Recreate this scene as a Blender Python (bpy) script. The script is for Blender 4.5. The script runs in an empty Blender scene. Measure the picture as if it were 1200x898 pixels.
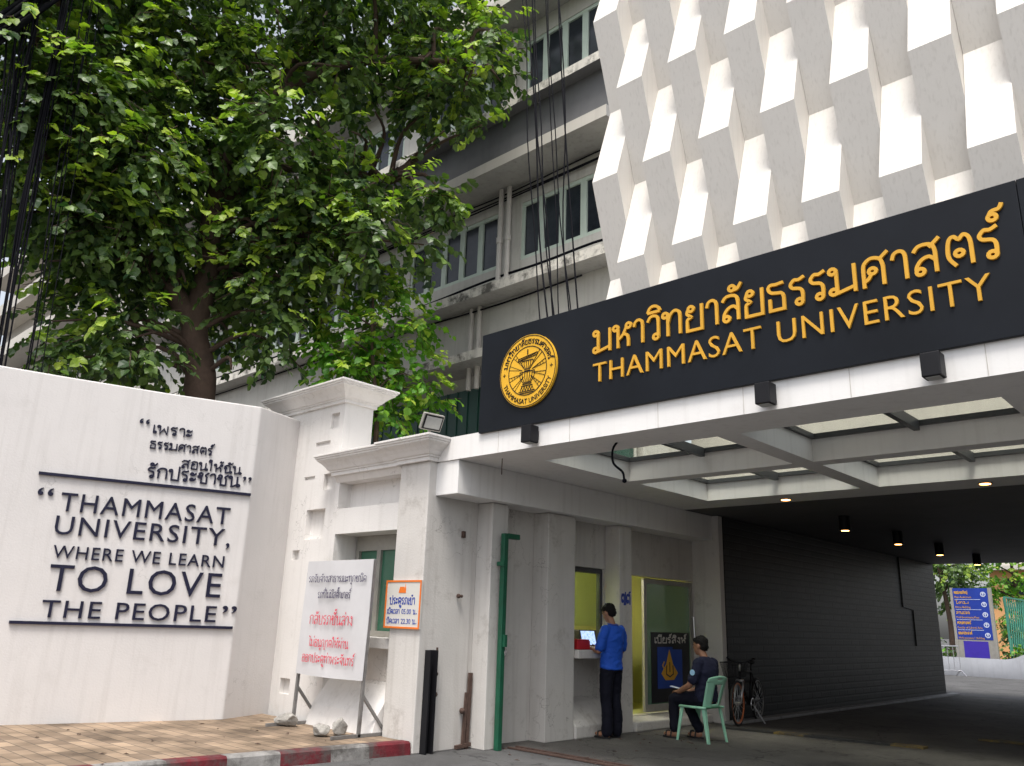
import bpy, bmesh, math, random
from math import sin, cos, pi, radians
from mathutils import Vector, Matrix, noise as mnoise
R = random.Random(7)
scene = bpy.context.scene
COL = scene.collection

# ------------------------------------------------------------------ camera
def make_camera():
    f, p, r, y = 948.0, radians(16.4), radians(2.0), radians(43.5)
    fw = Vector((-sin(y)*cos(p), cos(y)*cos(p), sin(p)))
    rt = Vector((cos(y), sin(y), 0)); up = rt.cross(fw)
    rt2 = rt*cos(r) + up*sin(r); up2 = -rt*sin(r) + up*cos(r)
    cd = bpy.data.cameras.new('camera'); cd.sensor_width = 36; cd.lens = f/1200*36
    cd.sensor_fit = 'HORIZONTAL'; cd.clip_start = .05; cd.clip_end = 2000
    o = bpy.data.objects.new('camera', cd); COL.objects.link(o)
    o.matrix_world = Matrix(((rt2.x, up2.x, -fw.x, 0), (rt2.y, up2.y, -fw.y, 0), (rt2.z, up2.z, -fw.z, 1.45), (0, 0, 0, 1)))
    scene.camera = o
make_camera()

# ------------------------------------------------------------------ light
SUN_DIR = Vector((.22, -.36, .90)).normalized()
def make_light():
    w = bpy.data.worlds.new('World'); scene.world = w; w.use_nodes = True
    nt = w.node_tree; bg = nt.nodes['Background']
    sky = nt.nodes.new('ShaderNodeTexSky'); sky.sky_type = 'NISHITA'; sky.sun_disc = False
    sky.sun_elevation = math.asin(SUN_DIR.z); sky.sun_rotation = math.atan2(SUN_DIR.x, SUN_DIR.y)
    sky.air_density = 1.0; sky.dust_density = 4.0; sky.ozone_density = 1.0
    hs = nt.nodes.new('ShaderNodeHueSaturation'); hs.inputs['Saturation'].default_value = .36
    nt.links.new(sky.outputs[0], hs.inputs['Color']); nt.links.new(hs.outputs[0], bg.inputs[0])
    bg.inputs[1].default_value = .15
    l = bpy.data.lights.new('sun', 'SUN'); l.energy = 1.75; l.angle = radians(18); l.color = (1, .96, .9)
    o = bpy.data.objects.new('sun', l); COL.objects.link(o)
    o.rotation_euler = (-SUN_DIR).to_track_quat('-Z', 'Y').to_euler()
    o.location = (0, -10, 30)
make_light()
vs = scene.view_settings
vs.view_transform = 'Standard'; vs.look = 'None'; vs.gamma = 1; vs.exposure = .82; vs.use_curve_mapping = False

# ------------------------------------------------------------------ materials
def mat(name, col, rough=.6, var=.12, scale=3.0, bump=0.0, bscale=60, metal=0.0, streak=0.0, dirt=0.0, dirtcol=(.12, .1, .085), spec=.4, tint=None, emit=0, dth=.56, sfreq=9, crack=0):
    m = bpy.data.materials.new(name); m.use_nodes = True; nt = m.node_tree; N = nt.nodes; L = nt.links
    b = N['Principled BSDF']; b.inputs['Roughness'].default_value = rough; b.inputs['Metallic'].default_value = metal
    b.inputs['Specular IOR Level'].default_value = spec
    g = N.new('ShaderNodeNewGeometry')
    n1 = N.new('ShaderNodeTexNoise'); n1.inputs['Scale'].default_value = scale; n1.inputs['Detail'].default_value = 6; n1.inputs['Roughness'].default_value = .65
    L.new(g.outputs['Position'], n1.inputs['Vector'])
    mx = N.new('ShaderNodeMix'); mx.data_type = 'RGBA'
    c0 = tuple(c*(1-var) for c in col) + (1,); c1 = tuple(min(1, c*(1+var)) for c in (tint or col)) + (1,)
    mx.inputs[6].default_value = c0; mx.inputs[7].default_value = c1
    mr = N.new('ShaderNodeMapRange'); mr.inputs[1].default_value = .3; mr.inputs[2].default_value = .7
    L.new(n1.outputs[0], mr.inputs[0]); L.new(mr.outputs[0], mx.inputs[0])
    out = mx.outputs[2]
    def layer(out, fac_socket, colour):
        k = N.new('ShaderNodeMix'); k.data_type = 'RGBA'; k.inputs[7].default_value = tuple(colour) + (1,)
        L.new(out, k.inputs[6]); L.new(fac_socket, k.inputs[0]); return k.outputs[2]
    if streak:
        mp = N.new('ShaderNodeMapping'); mp.inputs['Scale'].default_value = (sfreq, sfreq, .45); L.new(g.outputs['Position'], mp.inputs[0])
        n2 = N.new('ShaderNodeTexNoise'); n2.inputs['Scale'].default_value = 1.3; n2.inputs['Detail'].default_value = 5; L.new(mp.outputs[0], n2.inputs['Vector'])
        r2 = N.new('ShaderNodeMapRange'); r2.inputs[1].default_value = .52; r2.inputs[2].default_value = .85; r2.inputs[4].default_value = streak; L.new(n2.outputs[0], r2.inputs[0])
        out = layer(out, r2.outputs[0], dirtcol)
    if dirt:
        n3 = N.new('ShaderNodeTexNoise'); n3.inputs['Scale'].default_value = 2.1; n3.inputs['Detail'].default_value = 9; n3.inputs['Roughness'].default_value = .75; L.new(g.outputs['Position'], n3.inputs['Vector'])
        r3 = N.new('ShaderNodeMapRange'); r3.inputs[1].default_value = dth; r3.inputs[2].default_value = dth+.13; r3.inputs[4].default_value = dirt; L.new(n3.outputs[0], r3.inputs[0])
        out = layer(out, r3.outputs[0], dirtcol)
    if crack:
        nz = N.new('ShaderNodeTexNoise'); nz.inputs['Scale'].default_value = 3; nz.inputs['Detail'].default_value = 7; L.new(g.outputs['Position'], nz.inputs['Vector'])
        ad = N.new('ShaderNodeVectorMath'); L.new(g.outputs['Position'], ad.inputs[0]); L.new(nz.outputs['Color'], ad.inputs[1])
        vo = N.new('ShaderNodeTexVoronoi'); vo.feature = 'DISTANCE_TO_EDGE'; vo.inputs['Scale'].default_value = .9; L.new(ad.outputs[0], vo.inputs['Vector'])
        c1 = N.new('ShaderNodeMapRange'); c1.inputs[1].default_value = .0; c1.inputs[2].default_value = .006; c1.inputs[3].default_value = crack; c1.inputs[4].default_value = 0; L.new(vo.outputs[0], c1.inputs[0])
        n4 = N.new('ShaderNodeTexNoise'); n4.inputs['Scale'].default_value = .9; L.new(g.outputs['Position'], n4.inputs['Vector'])
        c2 = N.new('ShaderNodeMapRange'); c2.inputs[1].default_value = .5; c2.inputs[2].default_value = .6; L.new(n4.outputs[0], c2.inputs[0])
        mu = N.new('ShaderNodeMath'); mu.operation = 'MULTIPLY'; L.new(c1.outputs[0], mu.inputs[0]); L.new(c2.outputs[0], mu.inputs[1])
        out = layer(out, mu.outputs[0], tuple(q*.5 for q in dirtcol))
    L.new(out, b.inputs['Base Color'])
    if bump:
        nb = N.new('ShaderNodeTexNoise'); nb.inputs['Scale'].default_value = bscale; nb.inputs['Detail'].default_value = 4; L.new(g.outputs['Position'], nb.inputs['Vector'])
        bp = N.new('ShaderNodeBump'); bp.inputs['Strength'].default_value = bump; bp.inputs['Distance'].default_value = .01
        L.new(nb.outputs[0], bp.inputs['Height']); L.new(bp.outputs[0], b.inputs['Normal'])
    if emit:
        b.inputs['Emission Color'].default_value = tuple(col) + (1,); b.inputs['Emission Strength'].default_value = emit
    return m
def brick_mat(name, c1, c2, mortar, bw, bh, msize, axes, rough=.7, bump=.4, offset=.5, spec=.4, noise=.3):
    m = bpy.data.materials.new(name); m.use_nodes = True; nt = m.node_tree; N = nt.nodes; L = nt.links
    b = N['Principled BSDF']; b.inputs['Roughness'].default_value = rough; b.inputs['Specular IOR Level'].default_value = spec
    g = N.new('ShaderNodeNewGeometry'); sp = N.new('ShaderNodeSeparateXYZ'); cb = N.new('ShaderNodeCombineXYZ')
    L.new(g.outputs['Position'], sp.inputs[0]); L.new(sp.outputs[axes[0]], cb.inputs[0]); L.new(sp.outputs[axes[1]], cb.inputs[1])
    t = N.new('ShaderNodeTexBrick'); t.inputs['Scale'].default_value = 1; t.inputs['Brick Width'].default_value = bw; t.inputs['Row Height'].default_value = bh
    t.inputs['Mortar Size'].default_value = msize; t.inputs['Color1'].default_value = c1 + (1,); t.inputs['Color2'].default_value = c2 + (1,); t.inputs['Mortar'].default_value = mortar + (1,)
    t.offset = offset; t.inputs['Mortar Smooth'].default_value = .2
    L.new(cb.outputs[0], t.inputs['Vector'])
    n1 = N.new('ShaderNodeTexNoise'); n1.inputs['Scale'].default_value = 1.7; n1.inputs['Detail'].default_value = 8; L.new(g.outputs['Position'], n1.inputs['Vector'])
    mr = N.new('ShaderNodeMapRange'); mr.inputs[1].default_value = .3; mr.inputs[2].default_value = .7; mr.inputs[3].default_value = 1-noise; mr.inputs[4].default_value = 1+noise; L.new(n1.outputs[0], mr.inputs[0])
    mm = N.new('ShaderNodeVectorMath'); mm.operation = 'SCALE'; L.new(t.outputs['Color'], mm.inputs[0]); L.new(mr.outputs[0], mm.inputs['Scale'])
    L.new(mm.outputs[0], b.inputs['Base Color'])
    bp = N.new('ShaderNodeBump'); bp.inputs['Strength'].default_value = bump; bp.inputs['Distance'].default_value = .008; bp.invert = True
    L.new(t.outputs['Fac'], bp.inputs['Height']); L.new(bp.outputs[0], b.inputs['Normal'])
    return m
def leaf_mat(name, dark, light, trans=.35):
    m = bpy.data.materials.new(name); m.use_nodes = True; nt = m.node_tree; N = nt.nodes; L = nt.links
    b = N['Principled BSDF']; b.inputs['Roughness'].default_value = .42; b.inputs['Specular IOR Level'].default_value = .45
    g = N.new('ShaderNodeNewGeometry'); rp = N.new('ShaderNodeValToRGB')
    rp.color_ramp.elements[0].color = dark + (1,); rp.color_ramp.elements[1].color = light + (1,); rp.color_ramp.elements[1].position = .95
    L.new(g.outputs['Random Per Island'], rp.inputs[0]); L.new(rp.outputs[0], b.inputs['Base Color'])
    tr = N.new('ShaderNodeBsdfTranslucent'); br = N.new('ShaderNodeVectorMath'); br.operation = 'MULTIPLY'; br.inputs[1].default_value = (1.3, 1.6, .5)
    L.new(rp.outputs[0], br.inputs[0]); L.new(br.outputs[0], tr.inputs[0])
    mx = N.new('ShaderNodeMixShader'); mx.inputs[0].default_value = trans
    L.new(b.outputs[0], mx.inputs[1]); L.new(tr.outputs[0], mx.inputs[2]); L.new(mx.outputs[0], N['Material Output'].inputs[0])
    return m
def glass_mat(name, col, alpha, rough=.05):
    m = bpy.data.materials.new(name); m.use_nodes = True; nt = m.node_tree; N = nt.nodes; L = nt.links
    b = N['Principled BSDF']; b.inputs['Base Color'].default_value = col + (1,); b.inputs['Roughness'].default_value = rough
    tb = N.new('ShaderNodeBsdfTransparent'); tb.inputs[0].default_value = tuple(min(1, .55+c*.6) for c in col) + (1,)
    g = N.new('ShaderNodeNewGeometry'); n1 = N.new('ShaderNodeTexNoise'); n1.inputs['Scale'].default_value = 4; n1.inputs['Detail'].default_value = 6
    L.new(g.outputs['Position'], n1.inputs['Vector'])
    mr = N.new('ShaderNodeMapRange'); mr.inputs[1].default_value = .3; mr.inputs[2].default_value = .7; mr.inputs[3].default_value = alpha*.96; mr.inputs[4].default_value = min(1, alpha*1.04); L.new(n1.outputs[0], mr.inputs[0])
    mx = N.new('ShaderNodeMixShader'); L.new(mr.outputs[0], mx.inputs[0]); L.new(tb.outputs[0], mx.inputs[1]); L.new(b.outputs[0], mx.inputs[2])
    L.new(mx.outputs[0], N['Material Output'].inputs[0]); return m
def ground_mat(name, col, stain):
    m = mat(name, col, .88, .28, .9, .7, 140, dirt=.6, dirtcol=stain, spec=.3, dth=.53); nt = m.node_tree; N = nt.nodes; L = nt.links; b = N['Principled BSDF']
    src = b.inputs['Base Color'].links[0].from_socket; g = N.new('ShaderNodeNewGeometry')
    v = N.new('ShaderNodeTexNoise'); v.inputs['Scale'].default_value = 170; v.inputs['Detail'].default_value = 2; L.new(g.outputs['Position'], v.inputs['Vector'])
    mr = N.new('ShaderNodeMapRange'); mr.inputs[1].default_value = .3; mr.inputs[2].default_value = .72; mr.inputs[3].default_value = .55; mr.inputs[4].default_value = 1.6; L.new(v.outputs[0], mr.inputs[0])
    c = N.new('ShaderNodeTexVoronoi'); c.feature = 'DISTANCE_TO_EDGE'; c.inputs['Scale'].default_value = .55
    nz = N.new('ShaderNodeTexNoise'); nz.inputs['Scale'].default_value = 2.5; nz.inputs['Detail'].default_value = 6; L.new(g.outputs['Position'], nz.inputs['Vector'])
    ad = N.new('ShaderNodeVectorMath'); L.new(g.outputs['Position'], ad.inputs[0]); L.new(nz.outputs['Color'], ad.inputs[1]); L.new(ad.outputs[0], c.inputs['Vector'])
    cr = N.new('ShaderNodeMapRange'); cr.inputs[1].default_value = .002; cr.inputs[2].default_value = .012; cr.inputs[3].default_value = .45; L.new(c.outputs[0], cr.inputs[0])
    mu = N.new('ShaderNodeMath'); mu.operation = 'MULTIPLY'; L.new(mr.outputs[0], mu.inputs[0]); L.new(cr.outputs[0], mu.inputs[1])
    sc = N.new('ShaderNodeVectorMath'); sc.operation = 'SCALE'; L.new(src, sc.inputs[0]); L.new(mu.outputs[0], sc.inputs['Scale']); L.new(sc.outputs[0], b.inputs['Base Color'])
    return m
def rgb(r, g, b):   # sRGB 0-255 to linear
    return tuple((c/255/12.92 if c <= 10 else ((c/255+.055)/1.055)**2.4) for c in (r, g, b))

M = dict(
    wall=mat('white wall paint', (.62, .595, .58), .62, .05, .8, .2, 45, streak=.3, dirt=.16, dirtcol=(.36, .335, .31), crack=.35),
    pier=mat('white gate paint', (.69, .665, .64), .6, .05, 1.0, .2, 45, streak=.32, dirt=.28, dirtcol=(.36, .33, .29), crack=.5),
    booth=mat('worn white booth paint', (.56, .535, .505), .6, .07, 1.2, .25, 40, streak=.36, dirt=.5, dirtcol=(.25, .22, .19), crack=.6),
    canopy=mat('canopy paint', (.77, .755, .735), .6, .04, 1.0, .1, 40, streak=.24, dirt=.15, dirtcol=(.36, .33, .30)),
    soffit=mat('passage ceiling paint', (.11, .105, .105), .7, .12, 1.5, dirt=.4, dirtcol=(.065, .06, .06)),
    screen=mat('white folded panel', (.68, .65, .605), .5, .03, 1.2, .06, 30, streak=.45, dirtcol=(.42, .39, .345), sfreq=34),
    black=mat('black sign metal', (.0075, .009, .0125), .42, .25, 1.2, spec=.16),
    blackpaint=mat('black powder coat', (.010, .010, .012), .5, .2, 4, spec=.2),
    gold=mat('gold letter', (.62, .33, .035), .5, .08, 3, spec=.25),
    emblemgold=mat('emblem gold', (.72, .40, .03), .5, .08, 3, spec=.25),
    golddark=mat('gold letter edge', (.42, .19, .02), .5, .1, 6),
    navy=mat('dark navy letter', (.012, .012, .032), .45, .2, 6, spec=.25),
    concrete=mat('old grey concrete', (.34, .33, .31), .85, .16, .9, .25, 30, streak=.45, dirt=.5, dirtcol=(.14, .135, .125)),
    concretewall=mat('old cream wall', (.50, .485, .445), .85, .10, 1.0, .2, 35, streak=.45, dirt=.4, dirtcol=(.25, .23, .19)),
    stained=mat('flaking stained edge', (.62, .59, .53), .85, .1, 3, .4, 25, streak=.6, dirt=.95, dirtcol=(.075, .07, .06), dth=.47),
    darkconc=mat('dark grey concrete', (.135, .135, .14), .9, .15, 1.2, streak=.3, dirt=.3, dirtcol=(.07, .07, .07)),  # darker grey for the upper ledge and the spandrel below it
    frame_green=mat('pale green window frame', (.50, .58, .50), .55, .06, 4, streak=.2, dirtcol=(.25, .25, .2)),
    winglass=mat('dark window glass', (.005, .006, .012), .15, .3, .7, spec=.25, tint=(.035, .042, .05)),  # lighter tint patches paint partial reflections into the glass
    pipe=mat('old white pipe', (.52, .49, .45), .6, .08, 6, streak=.4, dirtcol=(.2, .18, .15)),
    shutter=mat('dark green shutter', (.012, .055, .04), .5, .15, 3),
    green=mat('dark green gate paint', (.010, .085, .045), .42, .15, 9, dirt=.3, dirtcol=(.05, .03, .02)),
    rust=mat('rusty brown steel', (.075, .045, .035), .8, .35, 14, .3, 60),
    steel=mat('grey steel tube', (.22, .215, .21), .5, .2, 10, metal=.5, dirt=.4, dirtcol=(.12, .07, .05)),
    darksteel=mat('dark bronze frame', (.06, .062, .065), .45, .1, 8),
    alu=mat('dull aluminium frame', (.36, .345, .31), .45, .1, 8, metal=.3),
    chrome=mat('worn bright metal', (.6, .6, .62), .3, .1, 8, metal=.8),
    banner=mat('white vinyl banner', (.54, .535, .545), .45, .04, 4, .3, 5),
    bannertxt=mat('dark print', (.05, .04, .10), .5, .1, 6),
    redtxt=mat('red print', (.62, .02, .06), .5, .08, 6),
    orange=mat('orange print', (.72, .17, .02), .5, .06, 6),
    bluetxt=mat('blue print', (.03, .06, .30), .5, .1, 6),
    plaque=mat('cream plaque', (.58, .56, .52), .5, .03, 4),
    stone=mat('whitewashed stone', (.30, .285, .26), .95, .3, 12, 1.0, 26, dirt=.95, dirtcol=(.12, .105, .09)),
    kred=mat('worn red kerb paint', (.11, .008, .014), .75, .4, 5, .5, 30, streak=.5, dirt=.95, dirtcol=(.075, .062, .058), dth=.47),
    kwhite=mat('worn white kerb paint', (.23, .222, .212), .8, .3, 5, .5, 30, streak=.5, dirt=.95, dirtcol=(.08, .073, .067), dth=.47),
    asphalt=ground_mat('asphalt', (.085, .084, .084), (.04, .039, .038)),
    concretefloor=ground_mat('drive concrete', (.085, .08, .074), (.035, .032, .03)),
    yellow=mat('worn yellow paint', (.16, .11, .03), .85, .3, 7, dirt=.95, dirtcol=(.04, .038, .036), dth=.45),
    blackline=mat('worn black paint', (.022, .022, .022), .8, .3, 7),
    paintwhite=mat('worn white line', (.26, .26, .26), .8, .15, 5, dirt=.8, dirtcol=(.08, .08, .08)),
    tiles=brick_mat('tan paving tile', (.29, .215, .15), (.165, .122, .088), (.10, .082, .065), .3, .15, .006, (0, 1), .9, .6, .5, .2, .5),
    blackbrick=brick_mat('glossy black brick', (.0115, .0105, .011), (.0025, .0024, .0027), (.0012, .0012, .0015), .42, .12, .018, (1, 2), .45, 1.0, .5, .22, .8),
    bark=mat('brown bark', (.085, .055, .04), .9, .3, 5, .8, 18),
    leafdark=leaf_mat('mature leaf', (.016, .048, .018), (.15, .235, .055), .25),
    leafyounglit=leaf_mat('young and sunlit leaf', (.13, .24, .035), (.36, .46, .055), .33),  # young growth and sunlit foliage in one colour, sunlight painted in
    leafsap=leaf_mat('bright sapling leaf', (.05, .17, .018), (.19, .38, .035), .42),
    cable=mat('black cable', (.005, .005, .008), .8, .2, 20, spec=.1),
    skin=mat('tan skin', (.30, .15, .09), .5, .08, 12),
    hair=mat('black hair', (.007, .006, .006), .7, .2, 40, spec=.2),
    blueshirt=mat('royal blue polo', (.008, .075, .46), .75, .12, 5, .2, 12),
    navycloth=mat('navy trousers', (.0055, .006, .013), .85, .2, 6, .2, 12, spec=.2),
    uniform=mat('navy guard uniform', (.015, .017, .038), .85, .15, 7, .2, 14, spec=.2),
    sandal=mat('black sandal', (.015, .014, .014), .6, .2, 10),
    sock=mat('pale sole', (.45, .43, .42), .7, .1, 8),
    patch=mat('pale blue patch', (.35, .6, .8), .6, .1, 10),
    plastic=mat('mint green plastic', (.29, .57, .41), .4, .06, 3, spec=.4, dirt=.15, dirtcol=(.18, .3, .22)),
    rubber=mat('black rubber', (.012, .012, .012), .7, .2, 20),
    orangerim=mat('orange rim', (.5, .14, .05), .4, .1, 9),
    interior=mat('yellow green room paint', (.46, .45, .16), .7, .05, 2),
    roomdark=mat('dark room clutter', (.02, .018, .022), .6, .3, 6),
    redbox=mat('red box', (.45, .015, .02), .5, .1, 8),
    doorglass=glass_mat('green tinted door glass', (.17, .29, .22), .62),
    boothglass=glass_mat('booth window glass', (.6, .7, .5), .06),
    greenglass=mat('green blind behind glass', (.05, .16, .10), .2, .12, 3, spec=.5),
    skyglass=glass_mat('dirty canopy glass', (.72, .75, .68), .12, .3),
    posterblack=mat('black poster', (.008, .008, .012), .35, .2, 5),
    posterblue=mat('blue poster', (.01, .05, .30), .4, .1, 5),
    dirblue=mat('blue directory panel', (.018, .045, .30), .4, .1, 3),
    dirpurple=mat('violet directory panel', (.05, .03, .34), .4, .1, 3),
    pale=mat('pale print', (.55, .6, .72), .5, .05, 5),
    planter=mat('white planter paint', (.24, .25, .275), .8, .08, 2, streak=.4, dirtcol=(.14, .14, .15)),
    fence=mat('teal fence paint', (.05, .22, .16), .5, .12, 5),
    orangewall=mat('orange house paint', (.62, .33, .14), .8, .06, 1),
    cream=mat('cream slab paint', (.52, .49, .44), .8, .06, .6, streak=.3, dirtcol=(.28, .26, .23)),
    soil=mat('dark soil', (.05, .045, .035), .95, .3, 2, .5, 40),
    reflector=mat('lamp reflector', (.42, .42, .40), .35, .1, 6),
    amber=mat('amber lamp glow', (1, .45, .12), .5, .02, 3, emit=9),
    tube=mat('fluorescent tube', (1, .98, .9), .5, .01, 3, emit=80),
    screenlit=mat('tablet picture', (.35, .5, .8), .3, .8, 25, tint=(.9, .5, .55), emit=.8),
)

# ------------------------------------------------------------------ mesh helpers
class MB:
    def __init__(s): s.v = []; s.f = []; s.m = []
    def add(s, vs, fs, mi=0):
        b = len(s.v); s.v += [tuple(v) for v in vs]; s.f += [tuple(b+i for i in f) for f in fs]; s.m += [mi]*len(fs); return s
    def quad(s, a, b, c, d, mi=0): return s.add((a, b, c, d), ((0, 1, 2, 3),), mi)
    def box(s, x0, x1, y0, y1, z0, z1, mi=0):
        v = [(x, y, z) for z in (z0, z1) for y in (y0, y1) for x in (x0, x1)]
        return s.add(v, ((0, 2, 3, 1), (4, 5, 7, 6), (0, 1, 5, 4), (2, 6, 7, 3), (0, 4, 6, 2), (1, 3, 7, 5)), mi)
    def obox(s, mtx, hx, hy, hz, mi=0):
        v = [mtx @ Vector((x*hx, y*hy, z*hz)) for z in (-1, 1) for y in (-1, 1) for x in (-1, 1)]
        return s.add(v, ((0, 2, 3, 1), (4, 5, 7, 6), (0, 1, 5, 4), (2, 6, 7, 3), (0, 4, 6, 2), (1, 3, 7, 5)), mi)
    def prism(s, poly, d, mi=0):
        d = Vector(d); n = len(poly); p = [Vector(q) for q in poly]
        s.add(p + [q+d for q in p], [tuple(range(n))[::-1], tuple(range(n, 2*n))] + [(i, (i+1) % n, n+(i+1) % n, n+i) for i in range(n)], mi); return s
    def tube(s, pts, r, n=8, mi=0, closed=False):
        pts = [Vector(p) for p in pts]; k = len(pts); rr = r if isinstance(r, (list, tuple)) else [r]*k
        vs = []; prev = None
        for i, p in enumerate(pts):
            t = (pts[(i+1) % k]-pts[i-1]) if closed else (pts[min(i+1, k-1)]-pts[max(i-1, 0)])
            t.normalize()
            a = prev - t*prev.dot(t) if prev is not None else t.orthogonal()
            if a.length < 1e-6: a = t.orthogonal()
            a.normalize(); prev = a; b = t.cross(a)
            vs += [p + (a*cos(2*pi*j/n)+b*sin(2*pi*j/n))*rr[i] for j in range(n)]
        fs = []
        for i in range(k if closed else k-1):
            for j in range(n):
                i2 = (i+1) % k; fs.append((i*n+j, i*n+(j+1) % n, i2*n+(j+1) % n, i2*n+j))
        if not closed: fs += [tuple(range(n))[::-1], tuple((k-1)*n+j for j in range(n))]
        return s.add(vs, fs, mi)
    def bar(s, a, b, w, h=None, up=(0, 0, 1), mi=0):
        a = Vector(a); b = Vector(b); t = (b-a); l = t.length; t.normalize(); u = Vector(up)
        if abs(t.dot(u)) > .98: u = Vector((0, 1, 0))
        x = t.cross(u).normalized(); z = x.cross(t)
        m = Matrix.Translation((a+b)/2) @ Matrix((x, t, z)).transposed().to_4x4()
        return s.obox(m, w/2, l/2, (h or w)/2, mi)
    def ico(s, c, rx, ry=None, rz=None, sub=2, rot=None, mi=0):
        bm = bmesh.new(); bmesh.ops.create_icosphere(bm, subdivisions=sub, radius=1)
        ry = ry or rx; rz = rz or rx; c = Vector(c)
        vs = []
        for v in bm.verts:
            q = Vector((v.co.x*rx, v.co.y*ry, v.co.z*rz))
            vs.append(c + (rot @ q if rot else q))
        bm.verts.index_update(); fs = [tuple(v.index for v in f.verts) for f in bm.faces]; bm.free()
        return s.add(vs, fs, mi)
    def holes(s, o, a, b, la, lb, hs, mi=0):
        """rectangle o + a*[0,la] + b*[0,lb] (normal a x b) with pockets hs = (a0,a1,b0,b1,depth,has_back)"""
        o = Vector(o); a = Vector(a); b = Vector(b); n = a.cross(b)
        A = sorted({0, la} | {h[0] for h in hs} | {h[1] for h in hs}); B = sorted({0, lb} | {h[2] for h in hs} | {h[3] for h in hs})
        P = lambda x, y, d=0: o + a*x + b*y - n*d
        for i in range(len(A)-1):
            for j in range(len(B)-1):
                cx = (A[i]+A[i+1])/2; cy = (B[j]+B[j+1])/2
                if any(h[0] < cx < h[1] and h[2] < cy < h[3] for h in hs): continue
                s.quad(P(A[i], B[j]), P(A[i+1], B[j]), P(A[i+1], B[j+1]), P(A[i], B[j+1]), mi)
        for a0, a1, b0, b1, d, back in hs:
            c = [(a0, b0), (a1, b0), (a1, b1), (a0, b1)]
            for i in range(4):
                p, q = c[i], c[(i+1) % 4]; s.quad(P(*p), P(*q), P(*q, d), P(*p, d), mi)
            if back: s.quad(P(a0, b0, d), P(a1, b0, d), P(a1, b1, d), P(a0, b1, d), mi)
        return s

def children_loc(parent):
    l = Vector((0, 0, 0))
    while parent: l += parent.location; parent = parent.parent
    return l
def obj(name, mb, mats, parent=None, bevel=0, smooth=False, local=False, label=None, weld=True):
    me = bpy.data.meshes.new(name)
    off = Vector((0, 0, 0)) if (local or not parent) else children_loc(parent)
    me.from_pydata([(v[0]-off.x, v[1]-off.y, v[2]-off.z) for v in mb.v], [], mb.f)
    for m in (mats if isinstance(mats, (list, tuple)) else [mats]): me.materials.append(M[m] if isinstance(m, str) else m)
    me.polygons.foreach_set('material_index', mb.m)
    if bevel or smooth:
        if weld:
            bm = bmesh.new(); bm.from_mesh(me); bmesh.ops.remove_doubles(bm, verts=bm.verts, dist=1e-4); bm.to_mesh(me); bm.free()
        if smooth: me.polygons.foreach_set('use_smooth', [True]*len(me.polygons))
    me.update()
    o = bpy.data.objects.new(name, me); COL.objects.link(o); o.parent = parent
    if bevel:
        md = o.modifiers.new('bevel', 'BEVEL'); md.width = bevel; md.segments = 2; md.limit_method = 'ANGLE'; md.angle_limit = radians(35)
    if label: o['label'] = label
    return o
def thing(name, label, cat, loc=(0, 0, 0), rz=0, group=None):
    o = bpy.data.objects.new(name, None); COL.objects.link(o); o.location = loc; o.rotation_euler = (0, 0, rz); o.empty_display_size = .2
    o['label'] = label; o['category'] = cat
    if group: o['group'] = group
    return o
def tag(o, label, cat, group=None):
    o['label'] = label; o['category'] = cat
    if group: o['group'] = group
    return o
def struct(name, mb, mats, **k):
    o = obj(name, mb, mats, **k); o['kind'] = 'structure'; return o
def dup(root, loc, rz=None, label=None):
    r = root.copy(); COL.objects.link(r); r.location = loc
    if rz is not None: r.rotation_euler = (0, 0, rz)
    if label: r['label'] = label
    for ch in list(root.children):
        c = ch.copy(); COL.objects.link(c); c.parent = r
        for g in ch.children:
            d = g.copy(); COL.objects.link(d); d.parent = c
    return r
def catmull(pts, n=6, closed=False):
    P = [Vector(p) for p in pts]; k = len(P); out = []
    for i in range(k if closed else k-1):
        if closed: p0, p1, p2, p3 = P[i-1], P[i], P[(i+1) % k], P[(i+2) % k]
        else: p0, p1, p2, p3 = P[max(i-1, 0)], P[i], P[i+1], P[min(i+2, k-1)]
        for j in range(n):
            t = j/n; out.append(.5*((2*p1)+(p2-p0)*t+(2*p0-5*p1+4*p2-p3)*t*t+(3*p1-p0-3*p2+p3)*t**3))
    if not closed: out.append(P[-1])
    return out

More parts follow.
